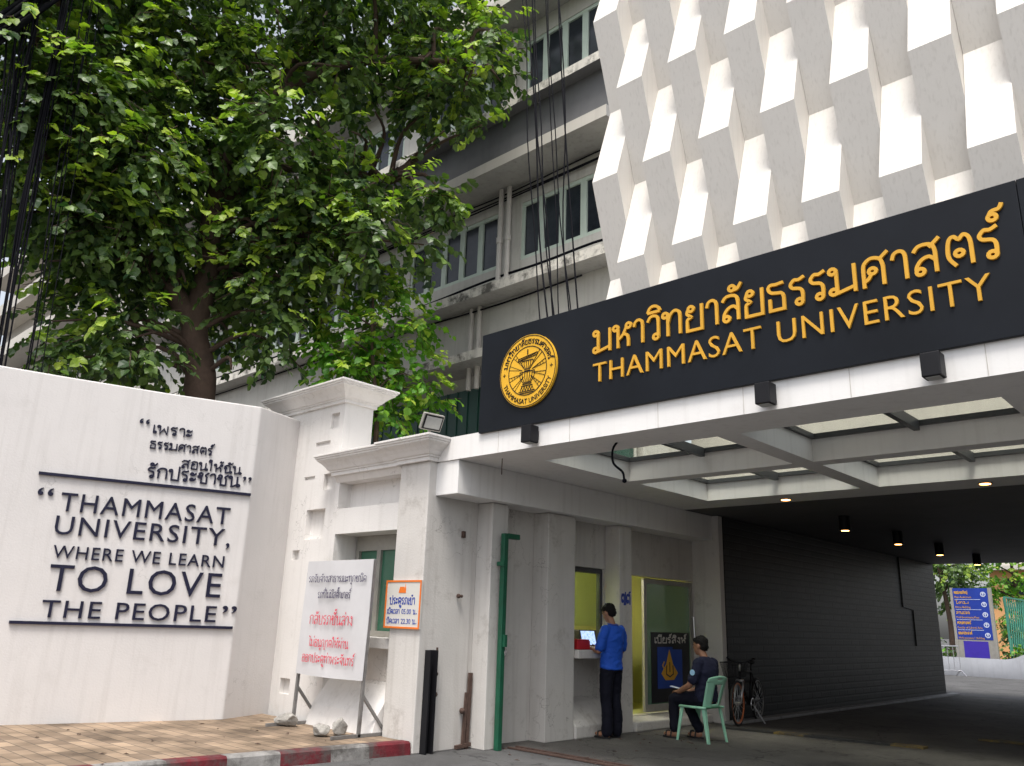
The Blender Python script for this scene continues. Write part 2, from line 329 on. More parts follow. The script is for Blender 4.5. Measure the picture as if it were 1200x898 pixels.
# ------------------------------------------------------------------ lettering
S, Ln, O = 's', 'l', 'o'
TH = {   # Thai letters as pen strokes: (advance, strokes); height 1 = letter height
 'ก': (.82, [(Ln, (.14, 0), (.14, .5)), (S, (.14, .5), (.2, .62), (.07, .74), (.2, .93), (.42, 1), (.62, .92), (.68, .72)), (Ln, (.68, .72), (.68, 0))]),
 'ถ': (.86, [(O, .2, .11), (Ln, (.3, .11), (.3, .5)), (S, (.3, .5), (.28, .62), (.1, .74), (.24, .93), (.46, 1), (.66, .92), (.72, .72)), (Ln, (.72, .72), (.72, 0))]),
 'ม': (.9, [(O, .12, .88), (Ln, (.225, .88), (.225, .14)), (O, .12, .14), (Ln, (.2, .05), (.76, .2)), (Ln, (.76, 0), (.76, 1))]),
 'น': (.88, [(O, .13, .88), (Ln, (.23, .88), (.23, .0), (.36, .0), (.62, .2)), (O, .74, .11), (Ln, (.64, .11), (.64, 1))]),
 'ห': (.88, [(O, .13, .88), (Ln, (.23, .88), (.23, 0)), (S, (.23, .35), (.42, .5), (.56, .75), (.6, .9)), (O, .7, .89), (S, (.45, .56), (.62, .5), (.68, .3), (.68, 0))]),
 'า': (.56, [(S, (.06, .74), (.12, .93), (.26, 1), (.38, .93), (.42, .75)), (Ln, (.42, .75), (.42, 0))]),
 'ว': (.68, [(S, (.08, .78), (.18, .95), (.32, 1), (.48, .93), (.52, .72)), (Ln, (.52, .72), (.52, .11)), (O, .42, .11)]),
 'ร': (.64, [(O, .34, .11), (S, (.44, .11), (.45, .42), (.38, .58), (.14, .66), (.08, .8), (.2, .95), (.34, .93), (.52, 1.02))]),
 'ธ': (.74, [(S, (.58, 1.0), (.34, .97), (.16, .98), (.08, .86), (.16, .7), (.34, .64), (.52, .6), (.58, .45)), (Ln, (.58, .45), (.58, 0), (.12, 0), (.12, .45))]),
 'ท': (.88, [(O, .13, .88), (Ln, (.23, .88), (.23, 0)), (S, (.23, .5), (.34, .85), (.52, 1), (.68, .92), (.72, .75)), (Ln, (.72, .75), (.72, 0))]),
 'ย': (.82, [(O, .27, .88), (S, (.17, .88), (.12, .7), (.28, .55), (.14, .46), (.12, .3)), (Ln, (.12, .3), (.12, 0), (.68, 0), (.68, 1))]),
 'ล': (.8, [(S, (.08, .8), (.2, .96), (.38, 1), (.58, .93), (.64, .7)), (Ln, (.64, .7), (.64, 0)), (S, (.64, .4), (.48, .56), (.28, .5), (.14, .3), (.12, .12)), (O, .22, .11)]),
 'ส': (.84, [(S, (.08, .8), (.2, .96), (.38, 1), (.58, .93), (.64, .7)), (Ln, (.64, .7), (.64, 0)), (S, (.64, .4), (.48, .56), (.28, .5), (.14, .3), (.12, .12)), (O, .22, .11), (Ln, (.5, .86), (.78, 1.14))]),
 'ค': (.82, [(Ln, (.12, 0), (.12, .5)), (S, (.12, .5), (.14, .8), (.28, .97), (.44, 1), (.62, .9), (.68, .65)), (Ln, (.68, .65), (.68, 0)), (O, .38, .55), (S, (.34, .45), (.26, .3), (.12, .2))]),
 'ศ': (.88, [(Ln, (.12, 0), (.12, .5)), (S, (.12, .5), (.14, .8), (.28, .97), (.44, 1), (.62, .9), (.68, .65)), (Ln, (.68, .65), (.68, 0)), (O, .38, .55), (S, (.34, .45), (.26, .3), (.12, .2)), (Ln, (.58, .9), (.84, 1.14))]),
 'ด': (.82, [(S, (.3, .02), (.14, .3), (.12, .6), (.22, .92), (.42, 1), (.62, .9), (.68, .65)), (Ln, (.68, .65), (.68, 0)), (O, .38, .42)]),
 'ต': (.84, [(S, (.3, .02), (.14, .3), (.12, .6), (.18, .92), (.3, 1), (.42, .88), (.54, 1), (.66, .9), (.7, .65)), (Ln, (.7, .65), (.7, 0)), (O, .4, .42)]),
 'พ': (.94, [(O, .13, .88), (Ln, (.23, .88), (.23, 0), (.5, .62), (.76, 0), (.76, 1))]),
 'ผ': (.9, [(O, .26, .88), (Ln, (.14, .88), (.14, 0), (.44, .5), (.74, 0), (.74, 1))]),
 'อ': (.76, [(O, .24, .6), (S, (.13, .6), (.12, .3), (.12, 0)), (Ln, (.12, 0), (.62, 0), (.62, .6)), (S, (.62, .6), (.6, .9), (.38, 1), (.16, .92), (.1, .8))]),
 'ฉ': (.9, [(O, .22, .62), (S, (.1, .8), (.24, .97), (.44, 1), (.6, .9), (.64, .65)), (Ln, (.64, .65), (.64, .1)), (O, .74, .11), (Ln, (.62, .14), (.36, .0), (.24, .0), (.24, .5))]),
 'บ': (.84, [(O, .13, .88), (Ln, (.23, .88), (.23, 0), (.7, 0), (.7, 1))]),
 'ป': (.84, [(O, .13, .88), (Ln, (.23, .88), (.23, 0), (.7, 0), (.7, 1.36))]),
 'ช': (.84, [(O, .14, .62), (S, (.24, .62), (.1, .86), (.2, 1), (.34, .88), (.28, .6)), (Ln, (.28, .6), (.28, 0), (.66, 0), (.66, .62)), (S, (.66, .62), (.56, .8), (.68, .94), (.8, 1.06))]),
 'ข': (.82, [(O, .14, .62), (S, (.24, .62), (.1, .86), (.2, 1), (.34, .88), (.28, .6)), (Ln, (.28, .6), (.28, 0), (.66, 0), (.66, 1))]),
 'ง': (.66, [(O, .36, .88), (Ln, (.46, .88), (.5, 0), (.08, .4))]),
 'จ': (.76, [(O, .24, .45), (S, (.08, .78), (.24, .97), (.42, 1), (.58, .88), (.6, .6)), (Ln, (.6, .6), (.56, 0), (.34, .42))]),
 'ณ': (1.2, [(O, .2, .11), (Ln, (.3, .11), (.3, .5)), (S, (.3, .5), (.28, .62), (.1, .74), (.24, .95), (.42, 1), (.56, .9), (.58, .7)), (Ln, (.58, .7), (.58, 0), (.7, 0), (.94, .2)), (O, 1.06, .11), (Ln, (.96, .11), (.96, 1))]),
 'ญ': (1.16, [(Ln, (.14, 0), (.14, .5)), (S, (.14, .5), (.2, .62), (.07, .74), (.2, .93), (.42, 1), (.6, .92), (.64, .72)), (Ln, (.64, .72), (.64, 0), (1.02, 0), (1.02, 1)), (S, (.7, -.3), (.8, -.2), (.9, -.32), (1.04, -.2))]),
 'เ': (.34, [(Ln, (.12, 1), (.12, .11)), (O, .22, .11)]),
 'โ': (.5, [(S, (.4, 1.4), (.1, 1.36), (.3, 1.2), (.26, 1)), (Ln, (.26, 1), (.26, .11)), (O, .36, .11)]),
 'ไ': (.5, [(Ln, (.26, 0), (.26, 1.1)), (S, (.26, 1.1), (.26, 1.34), (.08, 1.3), (.06, 1.5))]),
 'ใ': (.52, [(Ln, (.26, 0), (.26, 1.1)), (S, (.26, 1.1), (.28, 1.4), (.1, 1.46), (.04, 1.3)), (O, .14, 1.26)]),
 'ะ': (.54, [(O, .14, .76), (S, (.2, .66), (.32, .7), (.42, .9)), (O, .14, .24), (S, (.2, .14), (.32, .18), (.42, .38))]),
 'ั': (0, [(O, -.36, 1.28), (S, (-.3, 1.2), (-.16, 1.22), (-.02, 1.44))]),
 'ิ': (0, [(S, (-.6, 1.16), (-.5, 1.36), (-.34, 1.42), (-.16, 1.34), (-.08, 1.16)), (Ln, (-.6, 1.16), (-.08, 1.16))]),
 'ี': (0, [(S, (-.6, 1.16), (-.5, 1.36), (-.34, 1.42), (-.16, 1.34), (-.08, 1.16)), (Ln, (-.6, 1.16), (-.08, 1.16), (-.08, 1.5))]),
 '์': (0, [(O, -.2, 1.3), (S, (-.28, 1.36), (-.2, 1.5), (-.02, 1.54), (.06, 1.7))]),
 '่': (0, [(Ln, (-.14, 1.52), (-.14, 1.78))]),
 '้': (0, [(S, (-.34, 1.58), (-.24, 1.72), (-.2, 1.54), (-.02, 1.76))]),
 '๊': (0, [(S, (-.44, 1.54), (-.36, 1.74), (-.28, 1.6), (-.2, 1.74), (-.12, 1.6), (.02, 1.8))]),
 '๋': (0, [(Ln, (-.24, 1.64), (-.02, 1.64)), (Ln, (-.13, 1.53), (-.13, 1.75))]),
 'ุ': (0, [(O, -.2, -.24), (Ln, (-.1, -.2), (-.1, -.5))]),
 'ู': (0, [(O, -.34, -.24), (Ln, (-.24, -.2), (-.24, -.48), (-.04, -.48), (-.04, -.18))]),
 '๒': (.9, [(O, .24, .3), (S, (.12, .3), (.1, .7), (.2, .95), (.32, .8), (.4, .95), (.56, .9), (.56, .6)), (Ln, (.56, .6), (.56, .0), (.8, .0), (.8, 1.2))]),
 '๕': (.9, [(O, .36, .3), (S, (.26, .12), (.1, .3), (.14, .8), (.3, .95), (.42, .82), (.54, .95), (.7, .8), (.7, .0)), (S, (.54, .95), (.6, 1.15), (.84, 1.2))]),
 ' ': (.5, []),
}
def ribbon(mb, pts, w, P, d, closed=False):
    """flat pen stroke of width w swept along 2-D pts; P(x, y, h) maps into the world, d is the raised height"""
    p = [Vector((q[0], q[1])) for q in pts]
    p = [q for i, q in enumerate(p) if i == 0 or (q-p[i-1]).length > 1e-5]
    n = len(p)
    if n < 2: return
    Lf, Rt = [], []
    for i in range(n):
        if closed: a, b = p[i]-p[i-1], p[(i+1) % n]-p[i]
        else: a = p[i]-p[i-1] if i else p[1]-p[0]; b = p[i+1]-p[i] if i < n-1 else p[i]-p[i-1]
        a = a.normalized(); b = b.normalized(); na = Vector((-a.y, a.x)); nb = Vector((-b.y, b.x)); m = na+nb
        if m.length < .3: m = na
        m.normalize(); k = w/2/max(.5, m.dot(na)); Lf.append(p[i]+m*k); Rt.append(p[i]-m*k)
    vs = []
    for i in range(n): vs += [P(Lf[i].x, Lf[i].y, d), P(Rt[i].x, Rt[i].y, d), P(Lf[i].x, Lf[i].y, 0), P(Rt[i].x, Rt[i].y, 0)]
    fs = []; ms = []
    for i in range(n if closed else n-1):
        j = (i+1) % n; a, b = 4*i, 4*j
        fs += [(a, a+1, b+1, b), (a, b, b+2, a+2), (a+1, a+3, b+3, b+1)]
    if not closed: fs += [(0, 2, 3, 1), (4*n-4, 4*n-3, 4*n-1, 4*n-2)]
    mb.add(vs, fs)
def thai_strokes(text):
    x = 0; out = []; big = 0
    for ch in text:
        adv, st = TH[ch]; hi = 0
        if ch in '่้๊๋' and prev not in 'ิีัื': hi = -.32
        if ch in '่้๊๋์' and prev == 'ป': x -= .2
        for s in st:
            if s[0] == O:
                out.append(([(x+s[1]+.105*cos(a*pi/6), s[2]+hi+.105*sin(a*pi/6)) for a in range(12)], True))
            elif s[0] == Ln: out.append(([(x+q[0], q[1]+hi) for q in s[1:]], False))
            else: out.append(([tuple(v)[:2] for v in catmull([(x+q[0], q[1]+hi, 0) for q in s[1:]], 5)], False))
        x += adv; prev = ch if adv else prev
        if not adv and ch in 'ิีั': prev = ch
    return out, x
def thai(mb, text, width, height, P, weight=.15, d=.02):
    st, adv = thai_strokes(text); sx = width/(adv-.12)
    for i, (pts, cl) in enumerate(st):
        q = [(a*sx, b*height) for a, b in pts]
        ribbon(mb, q, weight*height, P, d*(1+.012*(i % 7)), cl)
_font_cache = {}
def latin_mesh(text, offset=0.0, spacing=1.0):
    key = (text, offset, spacing)
    if key in _font_cache: return _font_cache[key]
    c = bpy.data.curves.new('lettering', 'FONT'); c.body = text; c.extrude = .5; c.offset = offset; c.resolution_u = 3; c.space_character = spacing
    o = bpy.data.objects.new('lettering', c); COL.objects.link(o)
    me = bpy.data.meshes.new_from_object(o.evaluated_get(bpy.context.evaluated_depsgraph_get()))
    v = [tuple(q.co) for q in me.vertices]; f = [tuple(p.vertices) for p in me.polygons]
    bpy.data.objects.remove(o); bpy.data.curves.remove(c); bpy.data.meshes.remove(me)
    _font_cache[key] = (v, f); return v, f
CAP = None
def latin(mb, text, width, height, P, d=.02, offset=.0, spacing=1.0):
    """raised capitals: width of the line, cap height, mapped by P(x, y, h)"""
    global CAP
    if CAP is None: CAP = max(q[1] for q in latin_mesh('H')[0])
    v, f = latin_mesh(text, offset, spacing)
    x0 = min(q[0] for q in v); x1 = max(q[0] for q in v)
    sx = width/(x1-x0) if width else height/CAP; sy = height/CAP
    mb.add([P((q[0]-x0)*sx, q[1]*sy, (q[2]+.5)*d) for q in v], f)
def plane_map(o, u, v, n):
    o = Vector(o); u = Vector(u); v = Vector(v); n = Vector(n)
    return lambda x, y, h=0: o + u*x + v*y + n*h
XA, YA, ZA = Vector((1, 0, 0)), Vector((0, 1, 0)), Vector((0, 0, 1))

# ================================================================== GROUND
KB = [(-7.40, 6.38), (-7.46, 5.85), (-7.55, 4.85), (-7.66, 3.72), (-7.85, 2.2), (-8.2, 0), (-9.0, -4), (-11, -14), (-14, -30)]
def kerb_at(y):
    for (x0, y0), (x1, y1) in zip(KB, KB[1:]):
        if y1 <= y <= y0: return x0+(x1-x0)*(y0-y)/(y0-y1)
g = MB(); g.quad((-400, -300, 0), (400, -300, 0), (400, 500, 0), (-400, 500, 0)); struct('road', g, 'asphalt')
g = MB(); g.quad((-7.42, 7.62, .004), (1.6, 7.62, .004), (1.6, 24.2, .004), (-7.42, 24.2, .004)); struct('driveway', g, 'concretefloor')
g = MB(); outer = [(x-.16, y, .13) for x, y in KB]
for (a, b) in zip(outer, outer[1:]): g.quad((-15, a[1], .13), (-15, b[1], .13), b, a)
struct('sidewalk', g, 'tiles')
g = MB(); ys = [6.38, 5.86, 5.40, 4.84, 4.30, 3.74, 3.15, 2.6, 2.0, 1.4, .8, .2, -.4, -1, -1.6, -2.2, -2.8, -4, -8, -14]
for i, (a, b) in enumerate(zip(ys, ys[1:])):
    xa, xb = kerb_at(a), kerb_at(b); mi = i % 2
    va = [(xa, a, 0), (xa-.012, a, .115), (xa-.035, a, .135), (xa-.158, a, .135)]
    vb = [(xb, b, 0), (xb-.012, b, .115), (xb-.035, b, .135), (xb-.158, b, .135)]
    for j in range(3): g.quad(va[j], vb[j], vb[j+1], va[j+1], mi)
struct('kerb', g, ['kred', 'kwhite'])
g = MB()
for x0, x1, mi in ((-6.6, -5.85, 1), (-5.85, -5.42, 0), (-5.42, -4.3, 1), (-4.3, -3.9, 0)): 
    y0 = 11.95+(x0+5.8)*.16; y1 = 11.95+(x1+5.8)*.16; g.prism([(x0, y0, .005), (x1, y1, .005), (x1, y1+.2, .005), (x0, y0+.2, .005)], (0, 0, .03 if mi else .028), mi)
for x0, x1 in ((-3.7, -3.1), (-2.4, -1.8)): g.prism([(x0, 14.05+(x0+3.7)*.16, .005), (x1, 14.05+(x1+3.7)*.16, .005), (x1, 14.22+(x1+3.7)*.16, .005), (x0, 14.22+(x0+3.7)*.16, .005)], (0, 0, .028), 0)
struct('road_markings', g, ['yellow', 'blackline'])
g = MB(); g.box(-6.9, -6.72, 12.4, 24.4, .004, .05); struct('kerb_line', g, 'paintwhite', bevel=.01)
g = MB(); g.box(-7.1, 1.5, 7.62, 7.66, .006, .022); g.box(-7.1, 1.5, 7.76, 7.80, .006, .022); g.box(-7.1, 1.5, 7.665, 7.755, .005, .009)
tag(obj('gate_track', g, 'rust'), 'rusty steel gate track sunk in the road across the passage mouth', 'gate track')

m = MB(); q = random.Random(31)
for i in range(70):
    x, y = (q.uniform(-10.2, -7.8), q.uniform(2.5, 6.2)) if i < 30 else (q.uniform(-7.05, -5.5), q.uniform(6.4, 10.5)); z = .136 if i < 30 else .03
    a = q.uniform(0, 6.3); l = q.uniform(.015, .045); m.add([(x+l*cos(a), y+l*sin(a), z), (x-.4*l*sin(a), y+.4*l*cos(a), z+.012), (x-l*cos(a), y-l*sin(a), z+.004), (x+.4*l*sin(a), y-.4*l*cos(a), z+.01)], [(0, 1, 2, 3)])
o = obj('leaf_litter', m, 'rust'); o['kind'] = 'stuff'; o['label'] = 'scattered dry leaf bits on the paving and road'
# ================================================================== QUOTE WALL
U = Vector((.2866, .9581, 0)); NW = Vector((.9581, -.2866, 0)); L0 = Vector((-10.92, 3.31, 0))
def wpt(u, z, h=0): return L0 + U*u + ZA*z + NW*h
qw = thing('quote_wall', 'tall plain white wall carrying the dark raised quotation in Thai and English', 'wall', (-10.5, 4.5, 0))
m = MB()
prof = [(-14, 4.6), (-9, 4.42), (-4, 4.33), (-2, 4.28), (-.8, 4.26), (0.0, 4.245), (1.2, 4.235), (2.43, 4.245)]
front = [wpt(u, z) for u, z in prof]; e = Vector((-10.62, 6.6, 4.27)); front.append(e)
back = [p - NW*.28 for p in front]
for i in range(len(front)-1):
    a, b, c, d = front[i], front[i+1], back[i+1], back[i]
    gz = lambda p: Vector((p.x, p.y, 0))
    m.quad(gz(a), gz(b), b, a); m.quad(a, b, c, d); m.quad(gz(c), gz(d), d, c)
m.quad(Vector((front[0].x, front[0].y, 0)), front[0], back[0], Vector((back[0].x, back[0].y, 0)))
obj('wall', m, 'wall', qw, bevel=.02)
for name, txt, u0, u1, z, h in (('quote_line', 'THAMMASAT', .17, 2.19, 2.565, .222), ('quote_line', 'UNIVERSITY,', .16, 2.235, 2.283, .22),
        ('quote_line', 'WHERE WE LEARN', .19, 2.193, 2.0, .15), ('quote_line', 'TO LOVE', .197, 2.197, 1.618, .305), ('quote_line', 'THE PEOPLE', .183, 2.181, 1.31, .198)):
    m = MB(); latin(m, txt, u1-u0, h, plane_map(wpt(u0, z), U, ZA, NW), .022, .0, 1.12); obj(name, m, 'navy', qw)
for txt, u0, u1, z, h in (('เพราะ', 1.064, 1.561, 3.673, .107), ('ธรรมศาสตร์', 1.064, 1.85, 3.47, .093), ('สอนให้ฉัน', 1.482, 2.255, 3.257, .1), ('รักประชาชน', 1.085, 2.25, 3.084, .135)):
    m = MB(); thai(m, txt, u1-u0, h, plane_map(wpt(u0, z), U, ZA, NW), .15, .018); obj('quote_line', m, 'navy', qw)
for ch, u0, w, z, h in (('“', -.09, .17, 2.56, .262), ('”', 2.255, .18, 1.265, .25), ('“', .9, .12, 3.66, .18), ('”', 2.3, .115, 3.06, .17)):
    m = MB(); latin(m, ch, w, h, plane_map(wpt(u0, z), U, ZA, NW), .022, .0); obj('quote_mark', m, 'navy', qw)
for u0, u1, z in ((-.119, 2.427, 2.994), (-.118, 2.407, 1.246)):
    m = MB(); m.prism([wpt(u0, z-.017), wpt(u1, z-.017), wpt(u1, z+.017), wpt(u0, z+.017)], NW*.035); obj('rule_bar', m, 'navy', qw)

# ================================================================== GATE PIER (tall, behind the banner)
def cornice(mb, x0, x1, y0, y1, z0, prot, sides='FR', hh=.28):
    """stepped cornice round a box; steps as (protrusion fraction, z0, z1)"""
    st = [(.14, 0, .05), (.22, .05, .075)]
    for q in range(5): st.append((.3+.6*((q+1)/5)**1.1, .075+.14*q/5, .075+.14*(q+1)/5))
    st += [(.93, .215, .24), (1.0, .24, hh)]
    prevp, prevz = 0, z0
    rings = [(0, z0)]
    for a, b, c in [(.14, .0, .05), (.22, .05, .07)]: rings += [(a*prot, z0+b), (a*prot, z0+c)]
    rings += [(.30*prot, z0+.075), (.44*prot, z0+.12), (.62*prot, z0+.165), (.85*prot, z0+.205), (.85*prot, z0+.225), (.93*prot, z0+.228), (.93*prot, z0+.25), (prot, z0+.253), (prot, z0+hh), (0, z0+hh+.02)]
    n = len(rings); vs = []
    for p, z in rings: vs += [(x0-p, y0-p, z), (x1+p, y0-p, z), (x1+p, y1+p, z), (x0-p, y1+p, z)]
    fs = [(4*i+j, 4*i+(j+1) % 4, 4*i+4+(j+1) % 4, 4*i+4+j) for i in range(n-1) for j in range(4)]
    fs.append((4*n-4, 4*n-3, 4*n-2, 4*n-1)); mb.add(vs, fs)
gp = thing('gate_pier', 'tall white pier with cut slots and a moulded cap, right of the quotation wall', 'pier', (-10.3, 6.75, .13))
m = MB(); px0, px1 = -11.1, -9.43
sl = [(-9.75, -9.55, 4.02, 4.25, .06), (-10.08, -9.72, 3.80, 3.86, .05), (-10.29, -10.02, 3.32, 3.37, .05), (-9.79, -9.56, 3.14, 3.37, .07), (-10.14, -9.68, 2.46, 2.88, .10), (-10.4, -10.22, 2.19, 2.32, .07), (-9.97, -9.77, 1.71, 2.0, .07), (-10.36, -10.12, .40, .60, .08), (-9.8, -9.6, .95, 1.2, .07)]
m.holes((px0, 6.5, 0), XA, ZA, px1-px0, 4.37, [(a-px0, b-px0, c, d, t, True) for a, b, c, d, t in sl])
m.quad((px1, 6.5, 0), (px1, 7.0, 0), (px1, 7.0, 4.37), (px1, 6.5, 4.37)); m.quad((px1, 7, 0), (px0, 7, 0), (px0, 7, 4.37), (px1, 7, 4.37)); m.quad((px0, 7, 0), (px0, 6.5, 0), (px0, 6.5, 4.37), (px0, 7, 4.37))
obj('shaft', m, 'pier', gp, bevel=.008)
m = MB(); cornice(m, px0, px1, 6.5, 7.0, 4.37, .26); obj('cornice', m, 'pier', gp, bevel=.004)

# ================================================================== GATEHOUSE / GUARD BOOTH
gh = thing('guard_booth', 'white gate booth with corner column, service window and glass door beside the passage', 'guard booth', (-8.4, 9, 0))
m = MB()   # corner column
m.box(-7.95, -7.40, 6.4, 7.2, 0, 3.31); obj('column', m, 'booth', gh, bevel=.012)
m = MB()   # front bay left of the column
fx0, fx1 = -9.425, -7.952
m.holes((fx0, 6.46, 0), XA, ZA, fx1-fx0, 3.30, [(.09, fx1-fx0-.002, 2.84, 3.2, .2, True), (.09, fx1-fx0-.002, 1.2, 2.5, .46, True), (.12, fx1-fx0-.02, .2, 1.08, .12, True)])
obj('front_wall', m, 'pier', gh)
m = MB(); m.prism([(fx0+.1, 6.26, .12), (fx0+.1, 6.62, .12), (fx0+.1, 6.62, .78), (fx0+.1, 6.56, .66), (fx0+.1, 6.34, .36)], (fx1-fx0-.13, 0, 0)); obj('plinth', m, 'pier', gh, bevel=.01); m = MB(); m.prism([(fx0+.03, 6.459, 3.20), (fx0+.03, 6.40, 3.29), (fx0+.03, 6.459, 3.29)], (fx1-fx0-.05, 0, 0))
obj('moulding', m, 'pier', gh)
m = MB(); cornice(m, -9.4, -7.97, 6.40, 7.1, 3.285, .22); obj('cornice', m, 'pier', gh, bevel=.004)
m = MB(); cornice(m, -7.955, -7.40, 6.385, 7.0, 3.29, .25); obj('cornice', m, 'pier', gh, bevel=.004)
# front window
w = MB(); wx0, wx1, wy = -9.30, -7.97, 6.87
for a, b, c, d in ((wx0, wx1, 2.30, 2.498), (wx0, wx1, 1.203, 1.27), (wx0, wx0+.06, 1.27, 2.30), (wx1-.06, wx1, 1.27, 2.30), (-8.84, -8.76, 1.27, 2.30)): w.box(a, b, wy-.06, wy+.03, c, d)
fw_ = obj('window_frame', w, 'alu', gh, bevel=.004)
w = MB(); w.box(wx0+.06, -8.84, wy-.01, wy+.01, 1.27, 2.30); w.box(-8.76, wx1-.06, wy-.02, wy, 1.27, 2.30); obj('pane', w, 'greenglass', fw_)
# wall along the passage
RX, PX = -7.42, -7.15
m = MB(); y0 = 7.2
m.holes((RX, y0, 0), YA, ZA, 12.6-y0, 3.29, [(8.95-y0, 9.96-y0, 1.12, 2.24, .14, False), (8.95-y0, 9.96-y0, .3, .98, .13, True), (10.33-y0, 12.45-y0, .17, 2.2, .14, False)])
obj('side_wall', m, 'booth', gh)
for a, b in ((7.27, 7.56), (8.35, 8.93), (9.97, 10.28)):
    m = MB(); m.box(RX, PX, a, b, 0, 2.875); obj('pilaster', m, 'booth', gh, bevel=.01)
m = MB(); m.box(RX, -6.9, 12.0+.46, 12.60, 0, 3.285); obj('pilaster', m, 'booth', gh, bevel=.01)
m = MB(); m.box(-7.46, -7.02, 6.52, 12.46, 2.88, 3.288); obj('beam', m, 'canopy', gh, bevel=.008)
m = MB(); m.box(-7.62, -7.08, 8.94, 9.965, 1.0, 1.11); obj('counter', m, 'booth', gh, bevel=.01)
m = MB(); m.prism([(-7.12, 8.94, 0), (-7.12, 8.94, .16), (-7.42, 8.94, .42), (-7.61, 8.94, .5), (-7.61, 8.94, 0)], (0, 1.02, 0)); obj('plinth', m, 'booth', gh, bevel=.02); m = MB(); m.prism([(-7.1, 10.29, 0), (-7.1, 10.29, .13), (-7.42, 10.29, .165), (-7.42, 10.29, 0)], (0, 2.16, 0)); obj('plinth', m, 'booth', gh, bevel=.02)
# service window frame and panes
w = MB()
for a, b, c, d in ((8.952, 9.958, 2.17, 2.235), (8.952, 9.958, 1.122, 1.17), (8.952, 9.01, 1.17, 2.17), (9.9, 9.958, 1.17, 2.17), (9.24, 9.30, 1.17, 2.17)): w.box(-7.53, -7.46, a, b, c, d)
fr = obj('window_frame', w, 'darksteel', gh, bevel=.004)
w = MB(); w.box(-7.505, -7.495, 9.01, 9.24, 1.17, 2.17); obj('pane', w, 'greenglass', fr); 
w = MB(); w.box(-7.49, -7.482, 9.30, 9.9, 1.42, 2.17); obj('pane', w, 'boothglass', fr)
# room
m = MB(); X0, X1, Y0, Y1, Z0, Z1 = -9.3, -7.56, 8.6, 12.58, .16, 2.75
m.quad((X0, Y0, Z0), (X0, Y1, Z0), (X0, Y1, Z1), (X0, Y0, Z1)); m.quad((X0, Y1, Z0), (X1, Y1, Z0), (X1, Y1, Z1), (X0, Y1, Z1)); m.quad((X0, Y0, Z0), (X1, Y0, Z0), (X1, Y0, Z1), (X0, Y0, Z1)); m.quad((X0, Y0, Z1), (X1, Y0, Z1), (X1, Y1, Z1), (X0, Y1, Z1)); m.quad((X0, Y0, Z0), (X1, Y0, Z0), (X1, Y1, Z0), (X0, Y1, Z0))
for ya, yb, za, zb in ((Y0, 8.95, Z0, Z1), (9.96, 10.33, Z0, Z1), (12.45, Y1, Z0, Z1), (8.95, 9.96, 2.24, Z1), (8.95, 9.96, Z0, 1.12), (10.33, 12.45, 2.2, Z1)): m.quad((X1, ya, za), (X1, yb, za), (X1, yb, zb), (X1, ya, zb))
obj('room', m, 'interior', gh)
m = MB(); m.box(-9.4, -7.45, 7.0, 12.58, 3.29, 3.45); m.box(-9.42, -9.32, 7.0, 12.58, 0, 3.29); obj('roof', m, 'booth', gh)
m = MB(); m.box(-8.6, -8.55, 9.3, 10.5, 2.66, 2.7); lt = obj('ceiling_tube', m, 'tube', gh)
# number plate strokes painted on the pilaster
m = MB(); thai(m, '๒๕', .23, .15, plane_map((PX+.0, 10.0, 1.74), YA, ZA, XA), .16, .004); obj('house_number', m, 'bluetxt', gh)
# glass door
dr = MB(); dx0, dx1 = -7.475, -7.425
for a, b, c, d in ((11.0, 11.07, .2, 2.17), (12.36, 12.44, .2, 2.17), (11.07, 12.36, 2.10, 2.17), (11.07, 12.36, .2, .30)): dr.box(dx0, dx1, a, b, c, d)
door = obj('door', dr, 'alu', gh, bevel=.004)
w = MB(); w.box(-7.455, -7.447, 11.07, 12.36, .30, 2.10); obj('pane', w, 'doorglass', door)
w = MB(); w.box(-7.444, -7.437, 11.2, 12.32, .32, 1.36); obj('poster', w, 'posterblack', door)
w = MB(); w.prism([(-7.434, 11.36, .52), (-7.434, 12.08, .52), (-7.434, 12.08, 1.1), (-7.434, 11.8, 1.1), (-7.434, 11.8, 1.14), (-7.434, 11.36, 1.14)], (.003, 0, 0)); obj('poster_panel', w, 'posterblue', door)
w = MB(); P = plane_map((-7.431, 11.7, .86), YA, ZA, XA)
kite = [(0, .24), (.1, .02), (.24, -.12), (.12, -.22), (-.12, -.22), (-.24, -.12), (-.1, .02)]
w.prism([P(a, b) for a, b in kite], (.004, 0, 0)); ribbon(w, [(-.15, .06), (-.2, .0), (-.1, -.12)], .02, P, .006); obj('emblem', w, 'gold', door)
w = MB(); ribbon(w, [(-.09, -.0), (-.1, -.13), (0, -.17), (.1, -.13), (.09, 0)], .02, plane_map((-7.426, 11.7, .86), YA, ZA, XA), .003); ribbon(w, [(0, .05), (0, -.1)], .02, plane_map((-7.426, 11.7, .86), YA, ZA, XA), .003); obj('emblem_line', w, 'posterblack', door)
w = MB(); thai(w, 'เบียร์สิงห์', .92, .085, plane_map((-7.436, 11.28, 1.2), YA, ZA, XA), .2, .004); obj('poster_lettering', w, 'plaque', door)
w = MB(); w.tube([(-7.42, 12.40, 1.15), (-7.39, 12.40, 1.15), (-7.38, 12.40, 1.3), (-7.39, 12.40, 1.62), (-7.42, 12.40, 1.62)], .014); obj('handle', w, 'chrome', door)
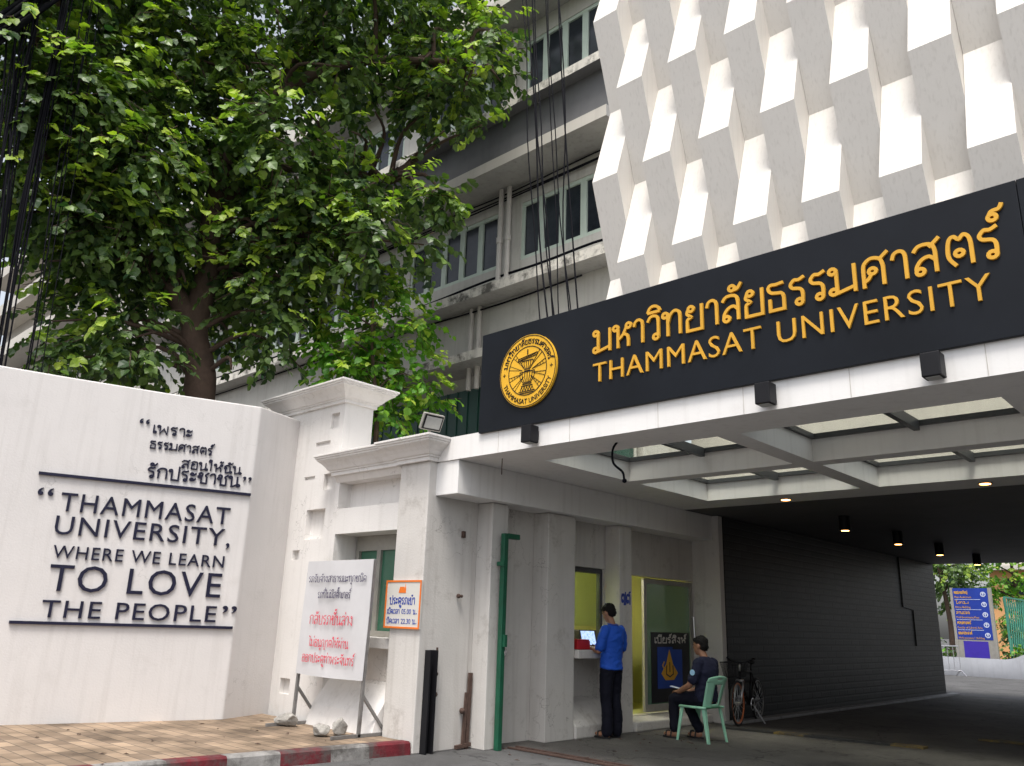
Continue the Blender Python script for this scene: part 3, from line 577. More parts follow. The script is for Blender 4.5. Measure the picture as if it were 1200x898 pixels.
# things in and on the booth
m = MB(); m.box(-8.9, -8.3, 10.5, 11.9, .165, 1.35); m.box(-8.55, -8.1, 10.4, 11.0, .165, .8); m.ico((-8.4, 10.75, 1.0), .22, .2, .26); 
tag(obj('storage_cabinet', m, 'roomdark', bevel=.02), 'dark piled cabinet inside the booth behind the open doorway', 'cabinet')
m = MB(); m.box(-9.295, -9.27, 11.1, 11.35, 1.55, 2.05); tag(obj('wall_notice', m, 'alu', bevel=.004), 'small framed notice on the yellow wall inside the booth', 'notice')
m = MB(); m.box(-7.36, -7.17, 9.02, 9.3, 1.113, 1.225); m.box(-7.352, -7.178, 9.028, 9.292, 1.225, 1.245); tag(obj('red_box', m, 'redbox', bevel=.006), 'red box lying on the booth counter in front of the standing man', 'box')
t = thing('tablet', 'small tablet with a lit picture leaning on the booth counter', 'tablet', (-7.33, 9.5, 1.112))
rot = Matrix.Translation((-7.36, 9.5, 1.245)) @ Matrix.Rotation(radians(-14), 4, 'Y')
m = MB(); m.obox(rot, .007, .17, .125); obj('case', m, 'blackpaint', t, bevel=.004)
m = MB(); m.obox(rot @ Matrix.Translation((.008, 0, 0)), .0015, .155, .11); obj('display', m, 'screenlit', t)

# ================================================================== CANOPY
cp = thing('entrance_canopy', 'white flat canopy with deep glazed coffers over the passage mouth', 'canopy', (-3, 6.5, 3.29))
CX = [(-6.2, -3.93), (-3.69, -1.42), (-1.18, 1.09)]; CYs = [(7.15, 8.87), (9.12, 10.9)]
m = MB(); cx0, cx1, cy0, cy1 = -7.47, 2.2, 6.5, 11.6
hs = [(a-cx0, b-cx0, c-cy0, d-cy0, .28, False) for a, b in CX for c, d in CYs]
# underside: normal down -> a=Y, b=X
m.holes((cx0, cy0, 3.29), YA, XA, cy1-cy0, cx1-cx0, [(h[2], h[3], h[0], h[1], .28, False) for h in hs])
m.holes((cx0, cy0, 3.571), XA, YA, cx1-cx0, cy1-cy0, [(h[0], h[1], h[2], h[3], .001, False) for h in hs])
m.quad((cx0, cy0, 3.29), (cx1, cy0, 3.29), (cx1, cy0, 3.571), (cx0, cy0, 3.571)); m.quad((cx0, cy1, 3.29), (cx0, cy1, 3.571), (cx1, cy1, 3.571), (cx1, cy1, 3.29)); m.quad((cx1, cy0, 3.29), (cx1, cy1, 3.29), (cx1, cy1, 3.571), (cx1, cy0, 3.571)); m.quad((cx0, cy0, 3.29), (cx0, cy0, 3.571), (cx0, cy1, 3.571), (cx0, cy1, 3.29))
obj('slab', m, 'canopy', cp)
for a, b in CX:
    for c, d in CYs:
        f = MB()
        f.box(a+.002, b-.002, c+.002, c+.045, 3.545, 3.60); f.box(a+.002, b-.002, d-.045, d-.002, 3.545, 3.60); f.box(a+.002, a+.045, c+.045, d-.045, 3.545, 3.60); f.box(b-.045, b-.002, c+.045, d-.045, 3.545, 3.60)
        mid = (a+b)/2; f.box(mid-.03, mid+.03, c+.045, d-.045, 3.49, 3.60)
        fo = obj('skylight_frame', f, 'darksteel', cp)
        f = MB(); f.box(a+.002, b-.002, c+.002, d-.002, 3.602, 3.612); obj('glass', f, 'skyglass', fo)
for x, y in ((-5.15, 11.3), (-2.54, 11.25)):
    m = MB(); m.tube([(x, y, 3.288), (x, y, 3.276)], .085, 20); r_ = obj('recessed_lamp', m, 'alu', cp)
    m = MB(); m.tube([(x, y, 3.2755), (x, y, 3.272)], .062, 20); obj('bulb', m, 'amber', r_)
for x in (-6.35, -5.3, -4.2, -3.3, -2.35, -1.35): m = MB(); m.box(x-.0025, x+.0025, 6.4965, 6.4998, 3.295, 3.568); obj('panel_joint', m, 'pipe', cp)
# black wall lamps on the fascia
def wall_lamp(x, label, scale=1):
    t = thing('wall_lamp', label, 'lamp', (x, 6.5, 3.48), 0, 'black lamps on the canopy fascia')
    b = MB(); b.box(x-.07, x+.07, 6.33, 6.47, 3.315, 3.505); obj('housing', b, 'blackpaint', t, bevel=.008)
    b = MB(); b.box(x-.045, x+.045, 6.47, 6.499, 3.36, 3.46); obj('bracket', b, 'blackpaint', t)
    b = MB(); b.box(x-.05, x+.05, 6.35, 6.45, 3.310, 3.314); obj('lens', b, 'reflector', t)
wall_lamp(-5.78, 'leftmost black box lamp on the canopy edge, under the round golden emblem')
wall_lamp(-3.04, 'middle black box lamp on the canopy edge, below the letters of the sign')
wall_lamp(-1.69, 'rightmost black box lamp on the canopy edge')
wall_lamp(.1, 'black box lamp on the canopy edge beyond the end of the lettering')
m = MB(); m.tube(catmull([(-4.92, 6.82, 3.295), (-4.99, 6.84, 3.22), (-4.98, 6.84, 3.08), (-4.88, 6.86, 2.98), (-4.86, 6.86, 2.90)], 6), .013, 6); m.ico((-4.855, 6.86, 2.885), .025)
tag(obj('dangling_wire', m, 'cable', smooth=True), 'short loose black wire dangling from the underside of the canopy', 'wire')
m = MB(); m.tube([(-6.55, 6.78, 3.30), (-6.55, 6.78, 3.10)], .006, 6); tag(obj('hook_rod', m, 'rust'), 'thin rusty rod hanging from the canopy underside near its left end', 'rod')

# ================================================================== ENTRANCE SIGN
sg = thing('entrance_sign', 'long black sign board with a gold emblem and raised gold Thai and English letters', 'sign', (-3, 6.58, 3.54))
SY = 6.46
m = MB(); m.box(-6.645, -.992, SY, SY+.16, 3.545, 4.76); obj('panel', m, 'black', sg, bevel=.004)
m = MB(); m.box(-.988, 2.1, SY, SY+.16, 3.545, 4.76); obj('panel', m, 'black', sg, bevel=.004)
P = plane_map((-4.95, SY, 4.175), XA, ZA, -YA)
m = MB(); thai(m, 'มหาวิทยาลัยธรรมศาสตร์', 3.80, .25, P, .118, .022); obj('thai_lettering', m, 'gold', sg)
P = plane_map((-5.02, SY, 3.895), XA, ZA, -YA)
for w_, x_, l_ in (('THAMMASAT', 0, 1.88), ('UNIVERSITY', 2.03, 1.68)): m = MB(); latin(m, w_, l_, .205, plane_map((-4.95+x_, SY, 3.86), XA, ZA, -YA), .022, -.006, 1.08); obj('english_lettering', m, 'gold', sg)
ex, ez, er = -5.87, 4.165, .425
P = plane_map((ex, SY, ez), XA, ZA, -YA)
def disc(mb, P, r, d0, d1, n=64):
    a = [P(r*cos(2*pi*i/n), r*sin(2*pi*i/n), d0) for i in range(n)]; b = [P(r*cos(2*pi*i/n), r*sin(2*pi*i/n), d1) for i in range(n)]
    mb.add(a+b, [tuple(range(n, 2*n))] + [(i, (i+1) % n, n+(i+1) % n, n+i) for i in range(n)])
m = MB(); disc(m, P, er, 0, .03); em = obj('emblem', m, 'emblemgold', sg)
P2 = plane_map((ex, SY-.03, ez), XA, ZA, -YA)
circ = lambda r, n=64: [(r*cos(2*pi*i/n), r*sin(2*pi*i/n)) for i in range(n)]
m = MB(); ribbon(m, circ(er-.012), .008, P2, .004, True); ribbon(m, circ(.285), .009, P2, .004, True)
for k in range(12):      # wheel rays behind the bowl
    a = pi/2 + 2*pi*k/12 + pi/12
    if abs(cos(a)) < .3: continue
    for da in (-.085, .085): ribbon(m, [(.075*cos(a), .075*sin(a)-.01), (.282*cos(a+da), .282*sin(a+da))], 0.0041, P2, .003+.0003*k)
    for rr in (.16, .2, .24):
        if k % 2: ribbon(m, [(rr*cos(a-.075), rr*sin(a-.075)), (rr*cos(a+.075), rr*sin(a+.075))], 0.0034, P2, .0045)
def bowl(zc, wt, wb, h, fl):
    ribbon(m, [(-wt, zc+h), (wt, zc+h)], 0.0082, P2, .006); ribbon(m, [(-wb, zc), (wb, zc)], 0.0082, P2, .0062)
    for i in range(fl+1):
        q = i/fl*2-1; ribbon(m, [tuple(v)[:2] for v in catmull([(wt*q, zc+h, 0), (wt*q*.95, zc+h*.5, 0), (wb*q, zc, 0)], 4)], 0.0054, P2, .0055+.0002*i)
bowl(-.14, .11, .055, .13, 6); bowl(.02, .085, .04, .1, 5)
for z, w_ in ((-.155, .07), (-.175, .085), (-.24, .12), (0, .045), (-.26, .1)): ribbon(m, [(-w_, z), (w_, z)], 0.0082, P2, .0065)
for x in (-.08, -.04, 0, .04, .08): ribbon(m, [(x-.02, -.235), (x, -.185), (x+.02, -.235)], 0.0048, P2, .006+x*.002)
ribbon(m, [(-.14, .125), (.14, .165), (.145, .195), (-.135, .155), (-.14, .125)], 0.0068, P2, .007); ribbon(m, [(-.11, .14), (.12, .18)], 0.0041, P2, .0075); ribbon(m, [(0, .19), (0, .25)], 0.0136, P2, .006)
for sx in (-1, 1):
    ribbon(m, [(sx*.355-.02, -.0), (sx*.355+.02, -.0)], 0.0054, P2, .005); ribbon(m, [(sx*.355, -.02), (sx*.355, .02)], 0.0054, P2, .0056)
obj('emblem_drawing', m, 'blackpaint', em)
m = MB()
st, adv = thai_strokes('มหาวิทยาลัยธรรมศาสตร์')
def arc_map(r0, a0, da):   # x along the arc
    return lambda x, y, h=0: P2((r0+y)*cos(a0-da*x), (r0+y)*sin(a0-da*x), h)
for i, (pts, cl) in enumerate(st): ribbon(m, [(a/adv, b*.058) for a, b in pts], .0, lambda x, y, h: Vector((0, 0, 0)), 0) if False else None
A0, A1 = radians(168), radians(12)
for i, (pts, cl) in enumerate(st):
    q = [((.318+b*.052)*cos(A0+(A1-A0)*a/adv), (.318+b*.052)*sin(A0+(A1-A0)*a/adv)) for a, b in pts]; ribbon(m, q, .0092, P2, .004+.0002*(i % 6), cl)
obj('emblem_lettering', m, 'blackpaint', em); m = MB()
txt = 'THAMMASAT UNIVERSITY'; B0, B1 = radians(200), radians(340)
vv, ff = latin_mesh(txt, 0); x0 = min(q[0] for q in vv); x1 = max(q[0] for q in vv)
def bend(q):
    a = B0+(B1-B0)*(q[0]-x0)/(x1-x0); r = .385-q[1]/.7*.058; return P2(r*cos(a), r*sin(a), (q[2]+.5)*.005)
m.add([bend(q) for q in vv], ff)
obj('emblem_lettering', m, 'blackpaint', em)
for x in (-6.2, -4.8, -3.4, -2.0, -.6, .8): m = MB(); m.box(x-.03, x+.03, SY+.161, SY+.33, 3.572, 4.2); obj('mount', m, 'darksteel', sg)

# ================================================================== FOLDED WHITE FACADE
fs_ = thing('folded_facade', 'tall white facade screen of staggered folded panel strips above the black sign', 'facade', (-1.5, 7.0, 3.6))
W, half = .3555, 1.1425
for k in range(24):
    x0 = -5.25 + W*k + .002; x1 = x0 + W - .004
    zr = 6.48 if k % 2 == 0 else 5.3375
    zs = [zr + half*j for j in range(-3, 8)]
    prof = []
    for j, z in enumerate(zs): prof.append((6.8 if (j-3) % 2 == 0 else 7.16, z))
    zlo, zhi = 3.62, 9.45
    def cut(p, q, z): t = (z-p[1])/(q[1]-p[1]); return (p[0]+(q[0]-p[0])*t, z)
    pl = []
    for p, q in zip(prof, prof[1:]):
        if q[1] <= zlo or p[1] >= zhi: continue
        a = p if p[1] >= zlo else cut(p, q, zlo); b = q if q[1] <= zhi else cut(p, q, zhi)
        if not pl: pl.append(a)
        pl.append(b)
    poly = [(x0, y, z) for y, z in pl] + [(x0, 7.5, pl[-1][1]), (x0, 7.5, pl[0][1])]
    m = MB(); n = len(poly); q = [(x1, y, z) for _, y, z in poly]
    m.add(poly+q, [(i, (i+1) % n, n+(i+1) % n, n+i) for i in range(n)])
    for p_, flip in ((poly, 0), (q, 1)):     # side faces as a fan of quads
        for i in range(len(pl)-1):
            f_ = [p_[i], p_[i+1], (p_[0][0], 7.5, p_[i+1][2]), (p_[0][0], 7.5, p_[i][2])]; m.quad(*(f_[::-1] if flip else f_))
    obj('panel_strip', m, 'screen', fs_, bevel=.004)

# ================================================================== MAIN BUILDING + PASSAGE
mbd = thing('main_building', 'dark ceilinged building block bridging the vehicle passage', 'building', (-3, 17, 0))
m = MB(); m.box(-7.46, 4.5, 12.62, 23.9, 3.575, 5.4); obj('upper_floors', m, 'cream', mbd)  # unseen floors, cut low to let sky light down into the coffers
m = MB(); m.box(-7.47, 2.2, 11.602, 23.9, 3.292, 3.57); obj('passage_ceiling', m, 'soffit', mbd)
m = MB(); m.box(1.62, 2.2, 6.52, 23.9, 0, 3.288); obj('passage_wall', m, 'soffit', mbd)  # right wall out of view, added to shade the passage
m = MB(); m.box(-9.3, -6.9, 12.604, 23.9, 0, 3.289)
bw = tag(obj('brick_wall', m, 'blackbrick', bevel=.015), 'long glossy black brick wall lining the passage', 'wall')
m = MB()
m.tube([(-6.885, 21.2, 3.28), (-6.885, 21.2, 2.1), (-6.885, 21.9, 2.05), (-6.885, 21.9, 1.2)], .014); obj('drain_pipe', m, 'blackbrick', bw)

lm0 = None
for y, nm in ((13.45, 'nearest of the black can lamps in the row along the passage ceiling'), (15.94, 'second nearest black can lamp in the row along the passage ceiling'), (18.4, 'third black can lamp in the row along the passage ceiling'), (21.15, 'farthest black can lamp in the row, by the bright passage end')):
    if lm0 is None:
        t = thing('ceiling_lamp', nm, 'lamp', (-5.15, y, 3.29), 0, 'black can lamps under the passage ceiling'); lm0 = t
        c = MB(); n = 20
        c.tube([(-5.15, y, 3.288), (-5.15, y, 3.05)], .085, n); obj('can', c, 'blackpaint', t)
        c = MB(); c.tube([(-5.15, y, 3.0495), (-5.15, y, 3.046)], .06, n); obj('bulb', c, 'amber', t)
    else: dup(lm0, (-5.15, y, 3.29), label=nm)

# ================================================================== OLD BUILDING BEHIND
ob = thing('old_building', 'weathered grey concrete building with projecting stained ledges and dark windows', 'building', (-15, 10.5, 0))
BX0, BX1, WY = -26.0, -7.2, 10.5
BAYS = [(-9.87-3.35*k, -7.12-3.35*k) for k in range(5)]
FL = [(8.18, 9.42), (11.97, 13.21)]
m = MB()
BAYS[0] = (-9.87, -7.30)
hs = [(a-BX0, b-BX0, c-3.5, d-3.5, .12, True) for a, b in BAYS for c, d in FL]
m.holes((BX0, WY, 3.5), XA, ZA, BX1-BX0, 12, hs); m.box(BX0, BX1, WY+.2, WY+1.4, 3.5, 15.5); m.box(BX0, -9.6, WY, WY+1.4, 0, 3.499); obj('wall', m, 'concretewall', ob)
for a, b in BAYS:
    for c, d in FL:
        f = MB(); y = WY+.02; x0, x1 = a+.003, b-.003
        f.box(x0, x1, y, y+.08, c+.002, c+.08); f.box(x0, x1, y, y+.08, d-.08, d-.002)
        nb = 5; pw = (x1-x0)/nb
        for i in range(nb+1): xx = x0+pw*i; f.box(max(x0, xx-.07), min(x1, xx+.07), y+.003, y+.08, c+.08, d-.08)
        wo = obj('window_frame', f, 'frame_green', ob)
        f = MB(); f.box(x0+.01, x1-.01, y+.04, y+.06, c+.02, d-.02); obj('pane', f, 'winglass', wo)
for z0, z1, my in ((7.25, 7.44, 'stained'), (11.05, 11.23, 'stained'), (6.03, 6.20, 'stained'), (9.83, 10.05, 'concrete'), (13.62, 13.84, 'concrete')):
    m = MB(); y0 = 9.7
    v = [(BX0, y0, z0), (BX1, y0, z0), (BX1, WY-.002, z0), (BX0, WY-.002, z0), (BX0, y0, z1), (BX1, y0, z1), (BX1, WY-.002, z1), (BX0, WY-.002, z1)]
    m.add(v, [(0, 1, 5, 4)], 0); m.add(v, [(0, 3, 2, 1), (4, 5, 6, 7), (1, 2, 6, 5), (0, 4, 7, 3)], 1)
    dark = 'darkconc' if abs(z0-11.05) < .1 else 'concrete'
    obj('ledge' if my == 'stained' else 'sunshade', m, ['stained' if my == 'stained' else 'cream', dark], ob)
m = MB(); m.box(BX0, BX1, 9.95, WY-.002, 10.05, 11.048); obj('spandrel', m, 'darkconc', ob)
m = MB(); m.box(BX0, BX1, 10.15, WY-.002, 6.202, 7.248); obj('spandrel', m, 'concretewall', ob)
for x, r_ in ((-10.32, .055), (-10.1, .05)):
    for z0, z1 in ((7.44, 9.82), (11.23, 13.6)):
        m = MB(); m.tube([(x, 10.38, z0), (x, 10.38, z1)], r_, 10); m.tube([(x, 10.38, (z0+z1)/2), (x, 10.38, (z0+z1)/2+.12)], r_+.015, 10); obj('drain_pipe', m, 'pipe', ob)
for x in (-10.72, -10.5): m = MB(); m.tube([(x, 10.1, 5.6), (x, 10.1, 7.24)], .05, 10); obj('drain_pipe', m, 'pipe', ob)
m = MB()
for i, z in enumerate((9.74, 9.66, 9.60)): m.tube(catmull([(BX0, 10.44, z)] + [(x, 10.44-.02*R.random(), z+R.uniform(-.03, .03)) for x in range(-24, -7, 2)] + [(BX1, 10.44, z)], 3), .016, 5)
m.tube(catmull([(x, 10.4, 7.9+R.uniform(-.05, .05)) for x in (-26, -16, -13, -11, -10.2, -9.2, -8, -7.3)], 4), .025, 6)
m.tube(catmull([(x, 10.08, 7.2+R.uniform(-.05, .02)) for x in range(-26, -7, 2)], 4), .018, 6)
obj('conduit', m, 'cable', ob)
m = MB(); m.box(-14.2, -7.25, WY-.13, WY-.003, 3.5, 5.72)
for i in range(24): m.box(-14.2+.29*i, -14.2+.29*i+.02, WY-.15, WY-.13, 3.5, 5.72)
obj('shutter', m, 'shutter', ob)

# distant block on the left
db = thing('apartment_block', 'pale distant block with stacked balcony slabs glimpsed left of the big tree', 'building', (-34, 8, 0))
m = MB(); m.box(-46, -38, 10.6, 20, 0, 17.2); obj('wall', m, 'cream', db)
for z in (12.2, 14.6, 16.9): m = MB(); m.box(-46, -33, 9.6, 10.59, z, z+.22); m.box(-46, -33, 9.5, 9.6, z, z+.6); obj('balcony', m, 'cream', db)

# ================================================================== FLOODLIGHT
fl = thing('floodlight', 'grey square floodlight standing on the cornice above the corner column', 'floodlight', (-7.35, 6.3, 3.58))
fn = Vector((.80, -.12, -.42)).normalized(); fx = Vector((.15, .98, 0)); fx = (fx-fn*fx.dot(fn)).normalized(); fu = fn.cross(fx)
rot = Matrix.Translation((-7.24, 6.26, 3.72)) @ Matrix((fx, fu, fn)).transposed().to_4x4()
m = MB(); m.obox(rot @ Matrix.Translation((0, 0, -.02)), .145, .105, .025); m.obox(rot @ Matrix.Translation((-.02, .0, -.07)), .09, .07, .028); obj('housing', m, 'alu', fl, bevel=.01)
m = MB(); m.obox(rot @ Matrix.Translation((0, 0, .008)), .128, .09, .004); obj('gasket', m, 'blackpaint', fl)
m = MB(); m.obox(rot @ Matrix.Translation((0, 0, .014)), .108, .072, .004)
m.add([rot @ Vector(q) for q in ((-.1, -.065, .019), (.1, -.065, .019), (.1, .065, .019), (-.1, .065, .019), (0, 0, .023))], [(0, 1, 4), (1, 2, 4), (2, 3, 4), (3, 0, 4)]); obj('lens', m, 'reflector', fl)
m = MB(); m.tube([(-7.36, 6.32, 3.57), (-7.36, 6.32, 3.64), (-7.3, 6.29, 3.68)], .02); obj('bracket', m, 'alu', fl)

# ================================================================== BANNER STAND
bs = thing('banner_stand', 'white vinyl notice banner with red and dark Thai lines on a steel stand', 'banner', (-8.65, 6.15, .13))
def bpt(x, z, h=0): return Vector((-9.34 + x, 6.08 + .02*(z-.7) - h, z))     # face looks to -Y
m = MB()
for x in (.02, 1.36): m.bar(bpt(x, .135, -.02), bpt(x, 2.11, -.02), .035)
for z in (2.09, .80): m.bar(bpt(.02, z, -.02), bpt(1.36, z, -.02), .03)
obj('frame', m, 'steel', bs)
for x in (.02, 1.36):
    m = MB(); m.bar((-9.34+x, 5.72, .15), (-9.34+x, 6.5, .15), .035); m.bar((-9.34+x, 6.10, .58), (-9.34+x, 6.46, .17), .03); obj('foot', m, 'steel', bs)
m = MB(); nx, nz = 24, 24; v = []
for j in range(nz+1):
    for i in range(nx+1):
        a, b = i/nx, j/nz
        sag = .012*sin(a*pi)*sin(6*b+a*5)+.008*sin(9*a+4*b)*(1-abs(2*b-1))
        v.append(bpt(.0+1.38*a, .735+1.375*b - .012*sin(pi*a)*(1 if j == 0 else 0), .012+sag*.7))
F = [(j*(nx+1)+i, j*(nx+1)+i+1, (j+1)*(nx+1)+i+1, (j+1)*(nx+1)+i) for j in range(nz) for i in range(nx)]
n0 = len(v); m.add(v, F); m.add([p+Vector((0, .006, 0)) for p in v], [f[::-1] for f in F]); obj('banner_sheet', m, 'banner', bs, smooth=True)
for txt, x0, x1, z, h, mt in (('รถรับจ้างสาธารณะทุกชนิด', .08, 1.29, 1.845, .085, 'bannertxt'), ('รถที่ไม่มีสติ๊กเกอร์', .32, 1.0, 1.65, .085, 'bannertxt'), ('กลับรถชั้นล่าง', .2, 1.10, 1.335, .125, 'redtxt'), ('ไม่อนุญาตให้ผ่าน', .24, 1.06, 1.07, .10, 'redtxt'), ('ออกประตูท่าพระจันทร์', .13, 1.2, .885, .10, 'redtxt')):
    m = MB(); o_ = bpt(x0, z, .030); thai(m, txt, x1-x0, h*.85, plane_map(o_, XA, (ZA+YA*.02), -YA), .078, .003); obj('banner_lettering', m, mt, bs)
# stones
def stone(c, sx, sy, sz, seed, label, rz):
    bm = bmesh.new(); bmesh.ops.create_icosphere(bm, subdivisions=3, radius=1); q = random.Random(seed); k = [Vector((q.uniform(-1, 1), q.uniform(-1, 1), q.uniform(-.6, 1))).normalized() for _ in range(11)]
    mb = MB(); vs = []
    for v in bm.verts:
        p = v.co.copy(); 
        for d in k:
            s_ = p.dot(d)-.62
            if s_ > 0: p -= d*s_
        p = Vector((max(-.8, min(.8, p.x)), max(-.75, min(.75, p.y)), max(-.7, min(.75, p.z)))); a = p.x; p.x = a*cos(rz)*sx-p.y*sin(rz)*sy; p.y = a*sin(rz)*sx+p.y*cos(rz)*sy; p.z *= sz
        vs.append(Vector(c)+p*(1+.09*mnoise.noise(v.co*2.3+Vector((seed, 0, 0)))+.05*mnoise.noise(v.co*6))+Vector((0, 0, sz*.7)))
    bm.verts.index_update(); mb.add(vs, [tuple(v.index for v in f.verts) for f in bm.faces]); bm.free()
    tag(obj('stone_block', mb, 'stone'), label, 'stone', 'stones weighting the banner stand')
stone((-9.22, 5.95, .145), .20, .13, .10, 5, 'flat whitewashed stone on the left foot of the banner stand', .3)
stone((-8.32, 5.80, .145), .16, .11, .09, 8, 'rough whitewashed stone at the right foot of the banner stand', -.2)
stone((-8.25, 6.02, .145), .12, .10, .12, 13, 'upright whitewashed stone leaning behind the other one at the right foot', .9)

# ================================================================== NOTICE PLAQUE
nb = thing('notice_plaque', 'small cream plaque with orange border giving gate opening hours, on the corner column', 'sign', (-7.7, 6.39, 1.6))
m = MB(); m.box(-8.03, -7.385, 6.375, 6.397, 1.325, 1.875); obj('board', m, 'plaque', nb)
m = MB()
for a, b, c, d in ((-8.03, -7.385, 1.855, 1.876), (-8.03, -7.385, 1.324, 1.345), (-8.031, -8.01, 1.345, 1.855), (-7.405, -7.384, 1.345, 1.855)): m.box(a, b, 6.368, 6.3745, c, d)
obj('border', m, 'orange', nb)
m = MB(); P = plane_map((-7.72, 6.3748, 1.73), XA, ZA, -YA); m.prism([P(a, b) for a, b in ((-.07, 0), (.06, 0), (.06, .05), (.045, .11), (.04, .03), (.03, .07), (-.05, .07), (-.065, .03))], (0, -.003, 0)); obj('crest', m, 'orange', nb)
m = MB(); thai(m, 'ประตูรถเข้า', .46, .075, plane_map((-7.95, 6.3748, 1.60), XA, ZA, -YA), .15, .003); obj('plaque_lettering', m, 'bluetxt', nb)
for txt, num, z in (('เปิดเวลา', '05.00', 1.49), ('ปิดเวลา', '22.30', 1.38)):
    m = MB(); thai(m, txt, .23, .05, plane_map((-7.985, 6.3748, z), XA, ZA, -YA), .15, .003); latin(m, num, .17, .055, plane_map((-7.715, 6.3748, z), XA, ZA, -YA), .003, .0)
    thai(m, 'น', .04, .05, plane_map((-7.51, 6.3748, z), XA, ZA, -YA), .15, .003); m.prism([plane_map((-7.45, 6.3748, z), XA, ZA, -YA)(a, b) for a, b in ((0, 0), (.012, 0), (.012, .012), (0, .012))], (0, -.003, 0)); obj('plaque_lettering', m, 'bluetxt', nb)

# ================================================================== GATE IRONWORK
gt = thing('gate_channel', 'short black steel channel standing against the corner column', 'gate rail', (-7.3, 6.6, 0))
m = MB(); m.box(-7.395, -7.30, 6.50, 6.52, 0, 1.1); m.box(-7.395, -7.30, 6.60, 6.62, 0, 1.1); m.box(-7.397, -7.38, 6.52, 6.60, 0, 1.1); obj('channel', m, 'blackpaint', gt)
m = MB(); m.tube([(-7.34, 6.635, .05), (-7.34, 6.635, 1.13)], .012); m.ico((-7.34, 6.64, .62), .03); m.ico((-7.34, 6.64, .84), .025); obj('bolt_rod', m, 'rust', gt)
m = MB(); m.bar((-7.37, 7.2, 0), (-7.37, 7.22, .84), .03, .05); m.bar((-7.36, 7.13, .02), (-7.37, 7.17, .62), .025, .04); m.ico((-7.36, 7.1, .42), .035); m.bar((-7.36, 7.02, .03), (-7.36, 7.25, .05), .04)
tag(obj('rusty_bar', m, 'rust'), 'rusty steel bars leaning in the corner left of the green gate pole', 'gate rail')
gg = thing('gate_pole', 'tall dark green steel gate post with a bent top arm and latch', 'gate post', (-7.05, 7.42, 0))
m = MB(); m.box(-7.10, -7.03, 7.38, 7.45, 0, 2.5); obj('post', m, 'green', gg, bevel=.006)
m = MB(); m.box(-7.10, -7.03, 7.452, 7.66, 2.44, 2.505); obj('arm', m, 'green', gg, bevel=.006)
m = MB(); m.box(-7.03, -6.99, 7.40, 7.44, 1.15, 1.29); obj('latch', m, 'green', gg); m = MB(); m.box(-7.12, -7.0, 7.345, 7.378, 2.1, 2.15); obj('hinge', m, 'green', gg); m = MB(); m.tube([(-7.0, 7.43, 1.13), (-6.985, 7.43, 1.09), (-7.0, 7.43, 1.05), (-7.015, 7.43, 1.09)], .008, 6, closed=True); obj('padlock', m, 'steel', gg)
m = MB(); m.box(-7.397, -7.36, 6.98, 7.02, 2.42, 2.5); m.ico((-7.36, 6.95, 1.72), .028); m.ico((-7.35, 6.99, 1.72), .02)
tag(obj('wall_bracket', m, 'rust'), 'small rusty brackets fixed to the column face under the beam', 'bracket')

# ================================================================== TREES
def leaf(v, f, base, axis, nrm, L, W_):
    a = axis; s_ = a.cross(nrm)
    if s_.length < 1e-4: return
    s_.normalize(); n = s_.cross(a); b = len(v)
    fold = n*(W_*.09)
    v += [base, base+a*(.25*L)+s_*(.46*W_)+fold, base+a*(.6*L)+s_*(.47*W_)+fold-n*.05*L, base+a*L-n*(.16*L), base+a*(.6*L)-s_*(.47*W_)+fold-n*.05*L, base+a*(.25*L)-s_*(.46*W_)+fold, base+a*(.4*L)]
    f += [(b, b+1, b+2, b+6), (b+6, b+2, b+3), (b, b+6, b+4, b+5), (b+6, b+3, b+4)]
def crown_mesh(blobs, dens, L, rng, young=.1, spray=9, down=.5):
    vA, fA, vB, fB, tw = [], [], [], [], []
    for x, y, z, r in blobs:
        c = Vector((x, y, z))
        for _ in range(max(4, int(dens*r*r/spray))):
            d = Vector((rng.gauss(0, 1), rng.gauss(0, 1), rng.gauss(0, 1)*.85)).normalized()
            p = c + d*(r*(rng.random()**.45)); ax = (d*.9 + Vector((rng.uniform(-.5, .5), rng.uniform(-.5, .5), -down+rng.uniform(-.4, .5)))).normalized()
            out = (p-c).length/r > .72; younglit = rng.random() < (young*2.6 if out and d.z > -.1 and d.x-d.y > -.2 else young*.15); v, f = (vB, fB) if younglit else (vA, fA)  # brighter leaves favour the sun-facing outer crown, so sunlight is in the colour
            ln = L*rng.uniform(2.2, 3.8); q = p.copy(); side = 1; tw.append((p, p+ax*ln*.9))
            for i in range(spray):
                t = i/spray; q = p + ax*(ln*t) + Vector((0, 0, -.25*ln*t*t)); side = -side
                sd = ax.cross(Vector((0, 0, 1)))
                if sd.length < .1: sd = Vector((1, 0, 0))
                sd.normalize()
                la = (sd*side*rng.uniform(.5, 1.1) + ax*rng.uniform(.3, .9) + Vector((0, 0, rng.uniform(-.9, .1)))).normalized()
                nm = (Vector((0, 0, 1)) + d*.5 + Vector((rng.uniform(-.7, .7), rng.uniform(-.7, .7), rng.uniform(-.4, .4)))).normalized()
                l = L*rng.uniform(.5, 1.3); leaf(v, f, q, la, nm, l, l*rng.uniform(.72, .95))
    m = MB(); m.add(vA, fA, 0); m.add(vB, fB, 1); return m, tw
def limb_to(mb, skel, p, r0, rng):
    a = min(skel, key=lambda q: (q-p).length + max(0, (q.z-p.z))*1.2)
    mid = a.lerp(p, .5) + Vector((rng.uniform(-.2, .2), rng.uniform(-.2, .2), .25)); mb.tube(catmull([a, mid, p], 4), [r0*(1-.75*i/8) for i in range(9)], 6)
rng = random.Random(11)
bt = thing('broadleaf_tree', 'big dark leafy tree rising behind the quotation wall, spreading before the grey building', 'tree', (-12.3, 5.65, 0))
